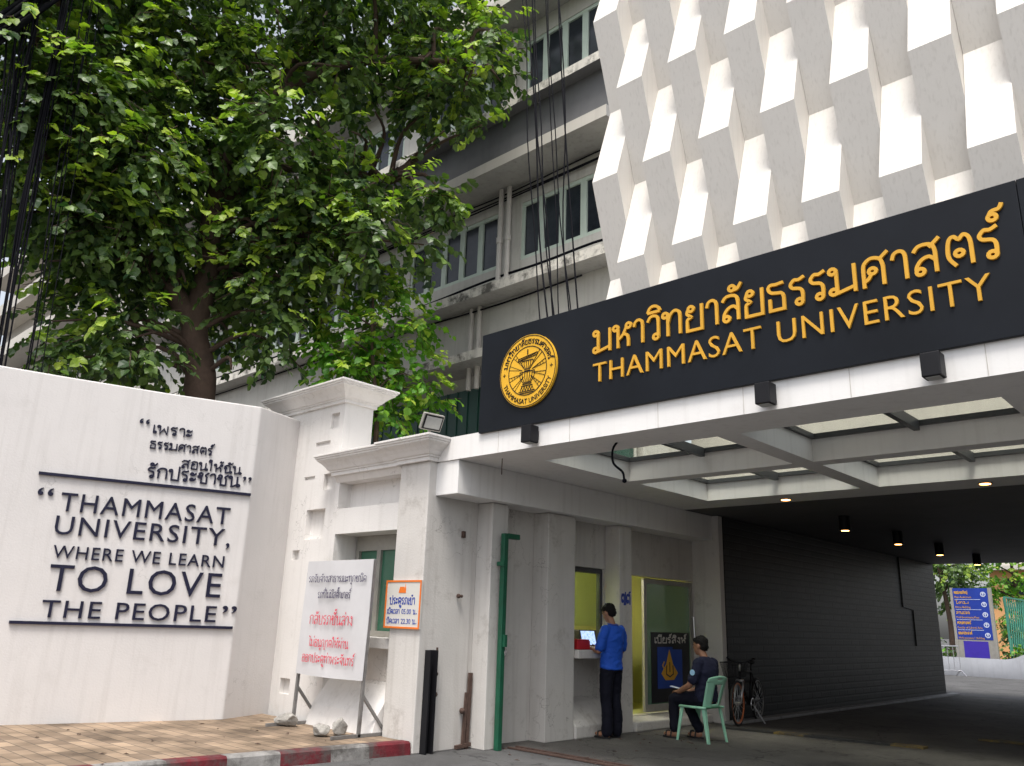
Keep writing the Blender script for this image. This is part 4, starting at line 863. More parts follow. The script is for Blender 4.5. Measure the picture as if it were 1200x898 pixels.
BL = [(-13.4, 1.9, 11.1, 1.58), (-13.3, 3.1, 11.8, 1.63), (-12.8, 4.2, 12.7, 1.29), (-10.9, 5.0, 12.1, 1.01), (-10.0, 6.3, 12.3, 1.3), (-10.4, 8.2, 13.6, 1.3), (-12.8, 2.5, 9.6, 1.3), (-13.8, 4.0, 11.1, 1.46), (-12.2, 4.6, 10.5, 0.92), (-12.5, 6.3, 12.0, 1.02), (-10.7, 7.2, 12.0, 1.1), (-9.9, 8.3, 12.1, .9), (-8.8, 8.2, 10.9, 0.5), (-9.5, 8.7, 10.6, 0.4), (-13.2, 3.0, 8.7, 1.46), (-13.1, 4.1, 9.3, 1.33), (-12.5, 5.2, 9.2, 1.15), (-10.6, 5.5, 8.7, 0.85), (-11.5, 7.1, 11.0, 0.8), (-10.4, 7.9, 11.1, 0.6), (-9.8, 7.9, 10.1, 0.4), (-13.7, 3.4, 7.8, 1.06), (-12.4, 4.1, 7.7, 1.22), (-12.5, 5.4, 7.8, 1.11), (-12.5, 6.6, 8.8, 1.01), (-11.5, 7.4, 9.0, 0.75), (-11.0, 8.2, 9.2, 0.62), (-9.7, 8.4, 8.5, 0.3), (-13.2, 4.3, 6.7, 1.0), (-11.9, 5.0, 6.4, .9), (-12.6, 6.5, 7.3, .95), (-12.0, 7.3, 7.9, 0.7), (-9.8, 7.0, 7.3, 0.55), (-9.4, 7.7, 7.3, 0.35), (-13.7, 4.3, 5.7, 0.87), (-12.2, 4.5, 5.4, 0.75), (-12.1, 5.9, 5.9, 0.55), (-11.0, 6.2, 6.0, 0.4), (-12.8, 3.5, 5.5, 0.5), (-13.4, 2.9, 7.2, 0.5)]
BL += [(-11.0, 6.2, 9.7, 0.72), (-10.5, 6.7, 8.8, 0.55), (-11.2, 6.2, 8.7, 0.77), (-11.6, 5.9, 7.6, 0.76), (-10.7, 6.3, 7.7, 0.66), (-10.0, 7.0, 7.6, 0.6), (-9.6, 7.7, 8.3, 0.5), (-9.3, 7.9, 8.2, 0.3), (-11.0, 6.5, 6.7, 0.66), (-10.4, 6.9, 7.0, 0.58), (-11.5, 6.0, 6.6, 0.74), (-12.0, 5.4, 7.0, 0.76), (-12.4, 4.6, 7.0, 0.83), (-12.5, 3.7, 7.1, 0.82), (-12.8, 3.3, 6.4, 0.5), (-12.7, 2.7, 7.6, 0.76), (-10.4, 7.2, 10.0, 0.5), (-9.7, 7.8, 10.3, 0.55), (-9.1, 8.1, 10.3, 0.5), (-8.8, 8.5, 11.6, 0.5), (-9.2, 7.8, 9.4, 0.3), (-8.8, 8.3, 9.6, 0.2), (-8.6, 8.5, 10.5, 0.26), (-12.3, 5.3, 11.1, 0.7), (-12.1, 5.4, 9.8, 0.82), (-11.2, 6.5, 11.7, 0.87), (-12.5, 4.3, 11.3, 1.04), (-12.1, 3.4, 9.1, 0.93), (-12.3, 2.9, 8.6, 0.76), (-11.8, 4.1, 8.2, 0.75), (-12.0, 3.6, 7.9, 0.67), (-12.5, 5.4, 5.5, 0.45), (-12.6, 4.6, 5.2, 0.59), (-12.8, 3.8, 5.0, 0.44), (-11.6, 5.8, 5.1, 0.36), (-11.2, 6.2, 5.6, 0.35)]
BL += [(-10.2, 6.3, 10.3, .5), (-11.0, 5.7, 9.9, .5), (-9.6, 7.5, 10.8, .45), (-11.6, 4.9, 8.6, .5), (-11.4, 5.3, 10.4, .55), (-12.9, 2.0, 8.2, .5)]
BL += [(-10.9, 6.4, 8.2, .6), (-10.2, 6.9, 8.2, .5), (-10.8, 6.3, 7.2, .5), (-10.3, 6.7, 9.3, .35)]
trunk_p = [(-12.25, 5.68, 0), (-12.27, 5.66, 2.5), (-12.26, 5.65, 4.66), (-12.28, 5.61, 5.23), (-12.35, 5.45, 5.86), (-12.32, 5.51, 6.85), (-12.35, 5.45, 8.11), (-12.27, 5.63, 9.33), (-11.99, 6.21, 10.75), (-11.73, 6.69, 12.23), (-11.59, 6.92, 13.6)]
tm = MB(); tp = catmull(trunk_p, 4); tm.tube(tp, [.30-.23*(i/len(tp)) for i in range(len(tp))], 12)
l1 = catmull([(-12.33, 5.48, 5.8), (-12.5, 5.11, 6.38), (-12.68, 4.63, 6.79), (-12.91, 3.96, 7.36), (-13.13, 3.13, 8.14), (-13.3, 2.5, 9.8)], 4); tm.tube(l1, [.19-.15*i/len(l1) for i in range(len(l1))], 9)
l2 = catmull([(-11.99, 6.21, 10.75), (-11.58, 6.94, 11.73), (-11.08, 7.71, 12.33), (-10.41, 8.4, 13.2)], 4); tm.tube(l2, [.13-.1*i/len(l2) for i in range(len(l2))], 8)
l3 = catmull([(-12.35, 5.45, 8.11), (-11.97, 6.25, 8.99), (-11.38, 7.27, 9.23), (-10.75, 7.9, 9.05)], 4); tm.tube(l3, [.12-.09*i/len(l3) for i in range(len(l3))], 8)
l4 = catmull([(-12.3, 5.5, 9.3), (-11.5, 6.0, 10.3), (-10.6, 6.8, 10.9), (-9.6, 7.8, 11.0), (-9.0, 8.1, 10.9)], 4); tm.tube(l4, [.13-.1*i/len(l4) for i in range(len(l4))], 8)
skel = [Vector(p) for p in tp[10:] + l1 + l2 + l3 + l4]
for x, y, z, r in BL: limb_to(tm, skel, Vector((x, y, z)), .055, rng)
BL = [q for q in BL if q[:3] not in ((-11.0, 6.2, 9.7), (-10.5, 6.7, 8.8), (-10.4, 7.2, 10.0), (-9.2, 7.8, 9.4), (-12.8, 3.3, 6.4), (-12.8, 3.5, 5.5), (-12.0, 5.4, 7.0), (-12.5, 5.4, 5.5), (-11.6, 5.8, 5.1))]
BL = [((q[0]*1.11, q[1]*1.11, q[2]*1.09, q[3]) if q[:3] in ((-11.9, 5.0, 6.4), (-12.5, 5.4, 7.8), (-12.1, 5.9, 5.9), (-12.6, 4.6, 5.2)) else q) for q in BL]
cm, tw = crown_mesh(BL, 980, .145, rng, .34)
for a, b in tw[::3]: tm.tube([a, b], [.012, .006], 4)
obj('trunk', tm, 'bark', bt, smooth=True, weld=False)
obj('crown', cm, ['leafdark', 'leafyounglit'], bt)
st_ = thing('young_tree', 'slender bright green young tree behind the pier, in front of the ledges', 'tree', (-10.08, 7.57, 0))
SB = [(-10.35, 7.5, 6.49, 0.42), (-10.56, 7.3, 5.85, 0.55), (-10.12, 7.68, 5.85, 0.6), (-9.88, 7.98, 5.22, 0.5), (-9.64, 8.27, 4.89, 0.26), (-10.37, 7.5, 5.16, 0.55), (-10.84, 7.0, 5.64, 0.4), (-10.93, 6.95, 6.05, 0.32), (-9.83, 8.05, 6.12, 0.38), (-10.18, 7.7, 4.48, 0.38), (-10.29, 7.5, 6.96, 0.3), (-10.03, 7.79, 6.7, 0.32), (-10.63, 7.2, 5.11, 0.4), (-10.02, 7.8, 4.64, 0.4), (-9.56, 8.36, 5.04, 0.17)]
tm = MB(); sk = catmull([(-10.08, 7.57, 0), (-10.08, 7.57, 4.04), (-10.12, 7.51, 4.87), (-10.2, 7.42, 5.72), (-10.26, 7.4, 6.75)], 4); tm.tube(sk, [.05-.035*i/len(sk) for i in range(len(sk))], 8)
for x, y, z, r in SB: limb_to(tm, sk[6:], Vector((x, y, z)), .018, rng)
cm, tw = crown_mesh(SB, 1300, .12, rng, .45, 8, .3)
for a, b in tw[::2]: tm.tube([a, b], [.006, .003], 4)
obj('trunk', tm, 'bark', st_, smooth=True, weld=False); obj('crown', cm, ['leafsap', 'leafyounglit'], st_)
def tree(name, label, x, y, h, r, group=None, seed=1, mats=('leafdark', 'leafyounglit'), L=.2, dens=260):
    q = random.Random(seed); t = thing(name, label, 'tree', (x, y, 0), 0, group); tm = MB()
    top = Vector((x+q.uniform(-.4, .4), y, h*.75)); sk = catmull([(x, y, 0), (x+.1, y, h*.3), top], 5); tm.tube(sk, [.16-.1*i/len(sk) for i in range(len(sk))], 8)
    bl = []
    for i in range(11):
        a = q.uniform(0, 2*pi); rr = r*q.uniform(.2, .8); bl.append((x+rr*cos(a), y+rr*sin(a)*.7, h*q.uniform(.5, 1.0), r*q.uniform(.3, .5)))
    for b in bl: limb_to(tm, sk[3:], Vector(b[:3]), .05, q)
    cm, tw = crown_mesh(bl, dens, L, q, .2, 7)
    obj('trunk', tm, 'bark', t, smooth=True, weld=False); obj('crown', cm, list(mats), t)
tree('courtyard_tree', 'dark forking tree seen through the passage, left of the blue directory', -12.3, 44, 7.2, 2.6, None, 4)
tree('courtyard_tree', 'sunlit leafy tree behind the blue directory in the courtyard', -9.9, 47, 6.6, 2.2, None, 9, ('leafsap', 'leafyounglit'))
def shrub(label, x, y, r, h, seed, mats=('leafsap', 'leafyounglit')):
    q = random.Random(seed); t = thing('shrub', label, 'shrub', (x, y, 0)); tm = MB(); bl = []
    for i in range(6): bl.append((x+q.uniform(-r, r)*.7, y+q.uniform(-r, r)*.5, h*q.uniform(.45, .9), r*.5))
    for b in bl: tm.tube([(x, y, .3), b[:3]], [.03, .01], 5)
    cm, tw = crown_mesh(bl, 420, .16, q, .35, 6); obj('stem', tm, 'bark', t); obj('crown', cm, list(mats), t)
shrub('bright green tall shrub showing over the teal fence', -8.7, 47, 1.6, 4.4, 21)
shrub('bright green shrub behind the teal fence at the picture edge', -6.3, 52, 2.0, 4.6, 22)
shrub('green bush filling the gap between the blue directory and the teal fence', -9.0, 45, 1.3, 2.6, 27, ('leafdark', 'leafsap'))
shrub('low dark hedge plant at the foot of the blue directory', -8.3, 38.6, .7, 1.2, 23, ('leafdark', 'leafsap'))
shrub('low dark hedge plant left of the blue directory foot', -10.6, 38.4, .6, 1.1, 24, ('leafdark', 'leafsap'))

# ================================================================== COURTYARD BEYOND
m = MB(); q = []
for i in range(25):
    a = i/24; x = -13+8*a; y = 37-.6*sin(a*pi)+(2.5*max(0, a-.65)**1.2); zt = .68+(.55*max(0, min(1, (a-.58)/.2))**2*(3-2*max(0, min(1, (a-.58)/.2))))
    q.append((x, y, zt))
for a, b in zip(q, q[1:]):
    m.quad((a[0], a[1], 0), (b[0], b[1], 0), b, a); m.quad(a, b, (b[0], b[1]+.35, b[2]), (a[0], a[1]+.35, a[2])); m.quad((a[0], a[1]+.35, a[2]), (b[0], b[1]+.35, b[2]), (b[0], b[1]+.35, 0), (a[0], a[1]+.35, 0))
tag(obj('planter_wall', m, 'planter', smooth=True), 'low white wall curving upwards at the far end of the passage', 'wall')
ds = thing('directory_sign', 'tall blue directory board with white arrows in the courtyard beyond the passage', 'sign', (-9.35, 38, 0))
dx, dy = -10.28, 37.9
m = MB(); m.box(dx-.1, dx-.002, dy-.05, dy+.1, .5, 3.4); m.box(dx+1.302, dx+1.42, dy-.05, dy+.1, .5, 3.4); m.box(dx, dx+1.3, dy-.03, dy+.08, .55, 1.36); obj('frame', m, 'alu', ds)
m = MB(); m.box(dx, dx+1.3, dy-.04, dy+.06, 1.362, 3.38); obj('panel', m, 'dirblue', ds)
m = MB(); m.box(dx+.2, dx+1.1, dy-.045, dy-.031, .66, 1.3); obj('panel', m, 'dirpurple', ds)
m = MB(); g2 = MB()
for i, (th_, en) in enumerate((('หอประชมใหญ่', 'Main Auditorium'), ('โดม', 'Dome Building'), ('ลานปรด', 'Pridi Banomyong Plaza'), ('ศลปศาสตร์', 'Faculty of Liberal Arts'), ('อเนกประสงค์', 'Multi-purpose 1 Building'))):
    z = 3.16-.4*i; P = plane_map((dx+.05, dy-.041, z), XA, ZA, -YA)
    try: thai(g2, th_.replace('ห', 'ห').replace('ญ', 'ญ'), .5, .09, P, .18, .004)
    except KeyError: pass
    latin(g2, en, .035*len(en)+.1, .075, plane_map((dx+.05, dy-.041, z-.17), XA, ZA, -YA), .004, .0)
    if i < 4: m.box(dx+.05, dx+1.0, dy-.046, dy-.041, z-.235, z-.22)
    Pc = plane_map((dx+1.12, dy-.041, z-.02), XA, ZA, -YA); ribbon(m, [(.085*cos(a*pi/8), .085*sin(a*pi/8)) for a in range(16)], .03, Pc, .005, True); ribbon(m, [(0, -.06), (0, .05)], .03, Pc, .006); ribbon(m, [(-.04, .01), (0, .055), (.04, .01)], .025, Pc, .007)
obj('arrow_marks', m, 'pale', ds); obj('lettering', g2, 'gold', ds)
fe = thing('lattice_fence', 'teal metal lattice fence receding behind the blue directory', 'fence', (-8.55, 45, 0))
m = MB(); f0, f1 = 38.3, 56
m.bar((-8.5, f0, 3.05), (-8.5, f1, 3.05), .07); m.bar((-8.5, f0, .8), (-8.5, f1, .8), .07); obj('rail', m, 'fence', fe)
for i in range(7): m = MB(); y = f0+i*(f1-f0)/6; m.bar((-8.5, y, 0), (-8.5, y, 3.05), .08); obj('post', m, 'fence', fe)
m = MB()
for i in range(50):
    y = f0+.1+i*(f1-f0-.3)/50
    for s_ in (-1, 1): m.bar((-8.5+.015*s_, y-.28*s_, .84), (-8.5+.015*s_, y+.28*s_, 3.01), .03)
obj('lattice', m, 'fence', fe)
oh = thing('orange_house', 'orange walled building with pale eaves beyond the courtyard', 'building', (-12, 62, 0))
m = MB(); m.box(-14.0, -2, 60, 68, 0, 5.6); obj('wall', m, 'orangewall', oh)
m = MB(); m.box(-14.6, -1.5, 59.2, 69, 5.6, 5.85); m.box(-13.5, -2.5, 60.5, 67, 5.85, 8.5); obj('roof', m, 'cream', oh)
for x in (-13.2, -10.4, -7.6): m = MB(); m.box(x, x+1.3, 59.95, 60.02, 4.1, 5.1); obj('window', m, 'winglass', oh)
br = thing('crowd_barrier', 'grey steel crowd barrier standing past the end of the black brick wall', 'barrier', (-10.3, 35.5, 0))
m = MB()
ba, bb = Vector((-11.2, 34.6, 0)), Vector((-9.8, 36.0, 0))
m.tube([ba+ZA*.2, ba+ZA*1.1, bb+ZA*1.1, bb+ZA*.2], .025, 6, closed=True); obj('frame', m, 'chrome', br)
for i in range(1, 9): m = MB(); p = ba.lerp(bb, i/9); m.tube([p+ZA*.2, p+ZA*1.1], .012, 5); obj('bar', m, 'chrome', br)
for p in (ba, bb):
    d = (bb-ba).normalized().cross(ZA); m = MB(); m.bar(p+d*.35+ZA*.02, p+ZA*.22, .03); m.bar(p-d*.35+ZA*.02, p+ZA*.22, .03); obj('leg', m, 'chrome', br)

# ================================================================== CABLES
def cables(tops, bots, n, group, label, r, rng, sagv, jit):
    for i in range(n):
        t = i/(max(1, n-1)); a = Vector(tops[0]).lerp(Vector(tops[1]), t) + Vector((rng.uniform(-jit, jit), rng.uniform(-jit, jit), 0)); b = Vector(bots[0]).lerp(Vector(bots[1]), t*rng.uniform(.7, 1))
        p = [a]
        for k in range(1, 6): u = k/6; p.append(a.lerp(b, u) + Vector(sagv)*(4*u*(1-u))*rng.uniform(.5, 1.4) + Vector((rng.uniform(-jit, jit), rng.uniform(-jit, jit), 0))*.8)
        p.append(b); m = MB(); m.tube(catmull(p, 4), r*rng.uniform(.8, 1.3), 6)
        tag(obj('hanging_cable', m, 'cable', smooth=True, weld=False), label, 'cable', group)
rng = random.Random(5)
cables([(-8.5, 8.6, 14.5), (-7.15, 8.3, 14.3)], [(-6.5, 7.75, 3.6), (-6.0, 7.75, 3.6)], 8, 'cables by the folded facade', 'thin black cable in the loose bunch hanging left of the white folded facade', .010, rng, (-.12, 0, -.3), .06)
LB = 'thin black cable in the bundles hanging at far left before the tree'
cables([(-12.05, 1.75, 13.6), (-11.9, 2.2, 13.6)], [(-11.75, 2.6, 3.2), (-11.7, 2.72, 3.2)], 12, 'cables at the far left', LB, .013, rng, (0, -.12, 0), .07)
cables([(-11.84, 2.42, 13.6), (-11.8, 2.6, 13.6)], [(-11.7, 2.7, 3.2), (-11.66, 2.85, 3.2)], 9, 'cables at the far left', LB, .013, rng, (0, -.05, 0), .035)
cables([(-11.8, 2.65, 13.6), (-11.75, 2.75, 13.6)], [(-11.6, 3.0, 3.2), (-11.5, 3.2, 3.2)], 4, 'cables at the far left', LB, .009, rng, (0, .05, 0), .03)
cables([(-12.35, -1.3, 3.1), (-12.35, -1.2, 3.7)], [(-11.55, 4.3, 13.5), (-11.55, 4.0, 13.7)], 7, 'slanting cables at the top left', 'thick black cable slanting across the top left corner before the tree', .03, rng, (0, 0, -.15), .05)

# ================================================================== PEOPLE
def remesh(name, mb, mt, parent, voxel=.008, smooth=6, fold=0, stretch=(14, 14, 6), z0=None):
    me = bpy.data.meshes.new('tmp'); me.from_pydata([tuple(v) for v in mb.v], [], mb.f); o = bpy.data.objects.new('tmp', me); COL.objects.link(o)
    md = o.modifiers.new('r', 'REMESH'); md.mode = 'VOXEL'; md.voxel_size = voxel
    sm = o.modifiers.new('s', 'SMOOTH'); sm.factor = .5; sm.iterations = smooth
    nm = bpy.data.meshes.new_from_object(o.evaluated_get(bpy.context.evaluated_depsgraph_get())); bpy.data.objects.remove(o); bpy.data.meshes.remove(me)
    if fold:
        for v in nm.vertices:
            p = Vector((v.co.x*stretch[0], v.co.y*stretch[1], v.co.z*stretch[2])); k = mnoise.noise(p+Vector((3, 1, 7)))+.5*mnoise.noise(p*2.3)
            v.co += v.normal*(fold*(abs(k)*1.6-.5))
    nm.name = name; nm.materials.clear(); nm.materials.append(M[mt]); nm.polygons.foreach_set('use_smooth', [True]*len(nm.polygons))
    q = bpy.data.objects.new(name, nm); COL.objects.link(q); q.parent = parent; return q
def limb(mb, pts, rad):
    P_ = catmull(pts, 4); k = len(P_); rr = []
    for i in range(k):
        t = i/(k-1)*(len(rad)-1); a = int(min(t, len(rad)-2)); rr.append(rad[a]+(rad[a+1]-rad[a])*(t-a))
    mb.tube(P_, rr, 12); mb.ico(pts[0], rad[0]*.98); mb.ico(pts[-1], rad[-1]*.98)
def loft(mb, rings, n=20):   # rings: centre, rx (forward), ry (side)
    vs = []
    for c, rx, ry in rings:
        vs += [Vector(c) + Vector((rx*cos(2*pi*j/n), ry*sin(2*pi*j/n), 0)) for j in range(n)]
    k = len(rings); fs = [(i*n+j, i*n+(j+1) % n, (i+1)*n+(j+1) % n, (i+1)*n+j) for i in range(k-1) for j in range(n)] + [tuple(range(n))[::-1], tuple((k-1)*n+j for j in range(n))]
    mb.add(vs, fs)
def head(mb, c, pitch, hair, yaw=0):
    rm = Matrix.Rotation(yaw, 4, 'Z') @ Matrix.Rotation(pitch, 4, 'Y'); c = Vector(c); H = lambda x, y, z: c + rm @ Vector((x, y, z)); r3 = rm.to_3x3()
    mb.ico(H(-.008, 0, .03), .096, .076, .093, 3, r3); mb.ico(H(.02, 0, -.035), .07, .062, .082, 3, r3); mb.ico(H(.045, 0, -.085), .038, .042, .032, 2, r3)
    mb.ico(H(.093, 0, -.012), .02, .015, .026, 2, r3); mb.ico(H(.083, 0, -.06), .016, .026, .012, 2, r3)
    for s_ in (-1, 1): mb.ico(H(-.005, s_*.077, -.005), .02, .009, .034, 2, r3); mb.ico(H(.078, s_*.03, .022), .014, .02, .008, 2, r3)
    hair.ico(H(-.02, 0, .052), .101, .085, .086, 3, r3); hair.ico(H(-.055, 0, .0), .062, .075, .075, 3, r3); hair.ico(H(.05, 0, .085), .045, .06, .03, 2, r3)
    return H
def hand(mb, wrist, d, palm_n, L=.175, curl=.6):
    d = Vector(d).normalized(); n = Vector(palm_n).normalized(); s_ = d.cross(n).normalized(); w = Vector(wrist)
    c = w + d*.045; rm = Matrix((d, s_, n)).transposed(); mb.ico(c, .05, .038, .018, 2, rm); 
    for i, (o_, l) in enumerate(((-.028, .07), (-.010, .08), (.009, .075), (.027, .058))):
        b = w + d*.085 + s_*o_; k1 = b + (d*cos(curl*.4)+n*sin(curl*.4))*l*.5; k2 = k1 + (d*cos(curl*1.5)+n*sin(curl*1.5))*l*.5; mb.tube([b-d*.02, b, k1, k2], [.0095, .0095, .0085, .0075], 7)
    b = w + d*.02 - s_*.035; mb.tube([b+s_*.012, b-s_*.012+d*.025, b-s_*.012+d*.055+n*.02], [.012, .011, .009], 7)
# --- standing man
man = thing('person', 'man in a bright blue polo shirt and black trousers standing at the booth window', 'person', (-6.93, 9.46, .004), radians(178))
b = MB(); hr = MB()
loft(b, [((0, 0, .84), .10, .15), ((0, 0, .92), .115, .165), ((0, 0, 1.02), .105, .15), ((-.005, 0, 1.15), .112, .155), ((-.02, 0, 1.28), .12, .17), ((-.03, 0, 1.38), .10, .165), ((-.025, 0, 1.425), .06, .10)])
limb(b, [(-.02, 0, 1.40), (.0, 0, 1.47), (.025, 0, 1.53)], [.06, .054, .052])
H = head(b, (.045, 0, 1.595), radians(24), hr)
for s_, hand_p, el in ((1, (.27, .12, 1.13), (.02, .25, 1.10)), (-1, (.25, -.10, 1.12), (.02, -.25, 1.10))):
    limb(b, [(-.025, s_*.175, 1.375), (-.02, s_*.215, 1.25), el], [.055, .048, .042]); limb(b, [el, tuple((Vector(el)*.4+Vector(hand_p)*.6)), hand_p], [.042, .037, .027])
    hand(b, hand_p, (Vector((.10, -.06*s_, .02))), (0, -s_*.8, .3), curl=.9)
    limb(b, [(0, s_*.085, .88), (.012, s_*.10, .66), (.012, s_*.10, .47)], [.09, .075, .055]); limb(b, [(.012, s_*.10, .47), (-.02, s_*.105, .30), (-.005, s_*.105, .09)], [.054, .055, .038])
    b.ico((.065, s_*.115, .05), .125, .045, .036, 3); b.ico((-.015, s_*.108, .06), .055, .042, .055, 2)
remesh('body', b, 'skin', man, .0085)
sh = MB(); loft(sh, [((-.005, 0, .865), .135, .185), ((0, 0, .90), .138, .188), ((0, 0, 1.0), .132, .175), ((-.01, 0, 1.15), .135, .18), ((-.022, 0, 1.28), .138, .195), ((-.03, 0, 1.37), .115, .185), ((-.028, 0, 1.425), .075, .12), ((-.015, 0, 1.455), .06, .075)])
for s_ in (1, -1): limb(sh, [(-.028, s_*.165, 1.375), (-.02, s_*.215, 1.27), (.0, s_*.24, 1.155)], [.075, .07, .074])
remesh('shirt', sh, 'blueshirt', man, .01, 5, .012, (7, 7, 11))
co = MB(); co.tube([(-.028+.066*cos(a*pi/10), .072*sin(a*pi/10), 1.452+.012*cos(a*pi/10)) for a in range(20)], .012, 8, closed=True); obj('collar', co, 'bluetxt', man, local=True, smooth=True)
tr = MB(); loft(tr, [((0, 0, .83), .118, .17), ((0, 0, .90), .125, .172), ((0, 0, .97), .118, .16)])
for s_ in (1, -1): limb(tr, [(0, s_*.085, .86), (.012, s_*.098, .66), (.014, s_*.10, .47)], [.108, .092, .078]); limb(tr, [(.014, s_*.10, .47), (-.012, s_*.105, .28), (-.008, s_*.108, .075)], [.078, .076, .074])
remesh('trousers', tr, 'navycloth', man, .0105, 4, .008, (8, 8, 9))
remesh('hair', hr, 'hair', man, .007, 3, .009, (40, 40, 22))
for s_ in (1, -1):
    m = MB(); m.prism([(.06+.14*cos(a*pi/9)*(1 if cos(a*pi/9) > 0 else .85), s_*.115+.05*sin(a*pi/9), .0) for a in range(18)], (0, 0, .022))
    for x in (.10, .02): m.tube([(x, s_*.115-.052, .022), (x+.01, s_*.115-.03, .085), (x+.01, s_*.115+.03, .085), (x, s_*.115+.052, .022)], .012, 6)
    obj('sandal', m, 'sandal', man, local=True)
m = MB()
for s_ in (1, -1): m.tube([H(.096, s_*.032+.024*cos(a*pi/6), .018+.018*sin(a*pi/6)) for a in range(12)], .003, 5, closed=True); m.tube([H(.092, s_*.055, .022), H(0, s_*.082, .02)], .003, 5)
m.tube([H(.1, -.008, .02), H(.1, .008, .02)], .003, 5); obj('glasses', m, 'blackpaint', man, local=True)
m = MB(); m.tube([(.215+.0, .135+.034*cos(a*pi/6), 1.125+.034*sin(a*pi/6)) for a in range(12)], .012, 6, closed=True); obj('watch', m, 'blackpaint', man, local=True)
# --- plastic chair
ch = thing('plastic_chair', 'mint green plastic garden chair with an open back, under the seated guard', 'chair', (-6.07, 10.34, .004), radians(176))
m = MB(); nx = 10; v = []
for i in range(nx+1):
    for j in range(nx+1):
        a = i/nx*2-1; c_ = j/nx*2-1; v.append(Vector((.01+.215*a, .215*c_*(1-.06*a*a-.05*(1-a)*.5), .435-.012*(1-a*a)*(1-c_*c_)-.025*max(0, a-.7)/.3)))
F = [(i*(nx+1)+j, (i+1)*(nx+1)+j, (i+1)*(nx+1)+j+1, i*(nx+1)+j+1) for i in range(nx) for j in range(nx)]
m.add(v, F); m.add([p-ZA*.012 for p in v], [f[::-1] for f in F])
for q_ in ([(.222, y*.2, .425) for y in (-1, -.5, 0, .5, 1)], [(x, .208, .43) for x in (-.2, 0, .21)], [(x, -.208, .43) for x in (-.2, 0, .21)]): m.tube(q_, .017, 8)
obj('seat', m, 'plastic', ch, local=True, smooth=True)
m = MB()    # back: curved sheet with slot and grip hole
nu, nv = 16, 22; grid = {}
def bk(u, t): # u -1..1, t 0..1
    wd = .19+.035*t-.02*(t > .9)*(t-.9)*10; bend_ = .05*(1-u*u)
    return Vector((-.185-.12*t-bend_+.05, u*wd, .44+.40*t-.03*t*u*u*(t > .85)))
v = []; F = []
for i in range(nu+1):
    for j in range(nv+1): v.append(bk(i/nu*2-1, j/nv))
for i in range(nu):
    for j in range(nv):
        u = (i+.5)/nu*2-1; t = (j+.5)/nv
        if (abs(u) < .40 and .10 < t < .72) or (abs(u) < .2 and .86 < t < .92) : continue
        if abs(u) > .72 and t < .0: continue
        F.append((i*(nv+1)+j, (i+1)*(nv+1)+j, (i+1)*(nv+1)+j+1, i*(nv+1)+j+1))
m.add(v, F)
o = obj('backrest', m, 'plastic', ch, local=True, smooth=True); sd = o.modifiers.new('t', 'SOLIDIFY'); sd.thickness = .014
for x, y, fx, fy in ((.195, .195, .25, .235), (.195, -.195, .25, -.235), (-.165, .19, -.235, .215), (-.165, -.19, -.235, -.215)):
    m = MB(); v = []
    for k in range(8):
        t = k/7; w_ = .042*(1-t)+.024*t; cx_, cy_, cz_ = x+(fx-x)*t, y+(fy-y)*t, .43-.43*t
        sx_ = 1 if x > 0 else -1; sy_ = 1 if y > 0 else -1
        v += [Vector((cx_-sx_*w_, cy_+sy_*.008, cz_)), Vector((cx_+sx_*.008, cy_+sy_*.008, cz_)), Vector((cx_+sx_*.008, cy_-sy_*w_, cz_)), Vector((cx_-sx_*.004, cy_-sy_*w_, cz_)), Vector((cx_-sx_*.004, cy_-sy_*.004, cz_)), Vector((cx_-sx_*w_, cy_-sy_*.004, cz_))]
    m.add(v, [(k*6+j, k*6+(j+1) % 6, k*6+6+(j+1) % 6, k*6+6+j) for k in range(7) for j in range(6)] + [(42, 43, 44, 45, 46, 47)]); obj('leg', m, 'plastic', ch, local=True)
# --- seated guard
gd = thing('person', 'guard in a dark navy uniform sitting on the green plastic chair by the booth door', 'person', (-6.07, 10.34, .004), radians(176))
b = MB(); hr = MB()
loft(b, [((-.06, 0, .46), .12, .17), ((-.06, 0, .54), .125, .175), ((-.075, 0, .66), .11, .155), ((-.085, 0, .80), .12, .16), ((-.085, 0, .92), .12, .175), ((-.08, 0, 1.0), .10, .165), ((-.07, 0, 1.045), .06, .10)])
limb(b, [(-.07, 0, 1.02), (-.045, 0, 1.09), (-.015, 0, 1.14)], [.06, .054, .052]); H = head(b, (.0, 0, 1.205), radians(6), hr, radians(8))
arms = ((1, (.02, .25, .70), (.26, .16, .60)), (-1, (.02, -.25, .70), (.26, -.10, .60)))
for s_, el, hp in arms:
    limb(b, [(-.08, s_*.175, .995), (-.06, s_*.22, .86), el], [.056, .05, .043]); limb(b, [el, tuple(Vector(el)*.45+Vector(hp)*.55), hp], [.043, .038, .028]); hand(b, hp, (.1, -.04*s_, 0), (0, 0, -1), curl=.8)
legs = ((1, (.37, .12, .50), (.36, .13, .085)), (-1, (.36, -.14, .50), (.16, -.15, .085)))
for s_, kn, an in legs:
    limb(b, [(-.04, s_*.09, .52), (.17, s_*.11, .525), kn], [.09, .078, .058]); limb(b, [kn, tuple(Vector(kn)*.5+Vector(an)*.5+Vector((-.015, 0, 0))), an], [.056, .054, .038]); b.ico((an[0]+.07, an[1], .045), .12, .043, .036, 3); b.ico((an[0], an[1], .06), .05, .04, .05)
remesh('body', b, 'skin', gd, .0085)
sh = MB(); loft(sh, [((-.06, 0, .50), .142, .19), ((-.068, 0, .58), .142, .188), ((-.078, 0, .70), .132, .175), ((-.086, 0, .82), .136, .18), ((-.086, 0, .92), .136, .195), ((-.08, 0, .995), .112, .185), ((-.072, 0, 1.045), .075, .12), ((-.06, 0, 1.075), .06, .075)])
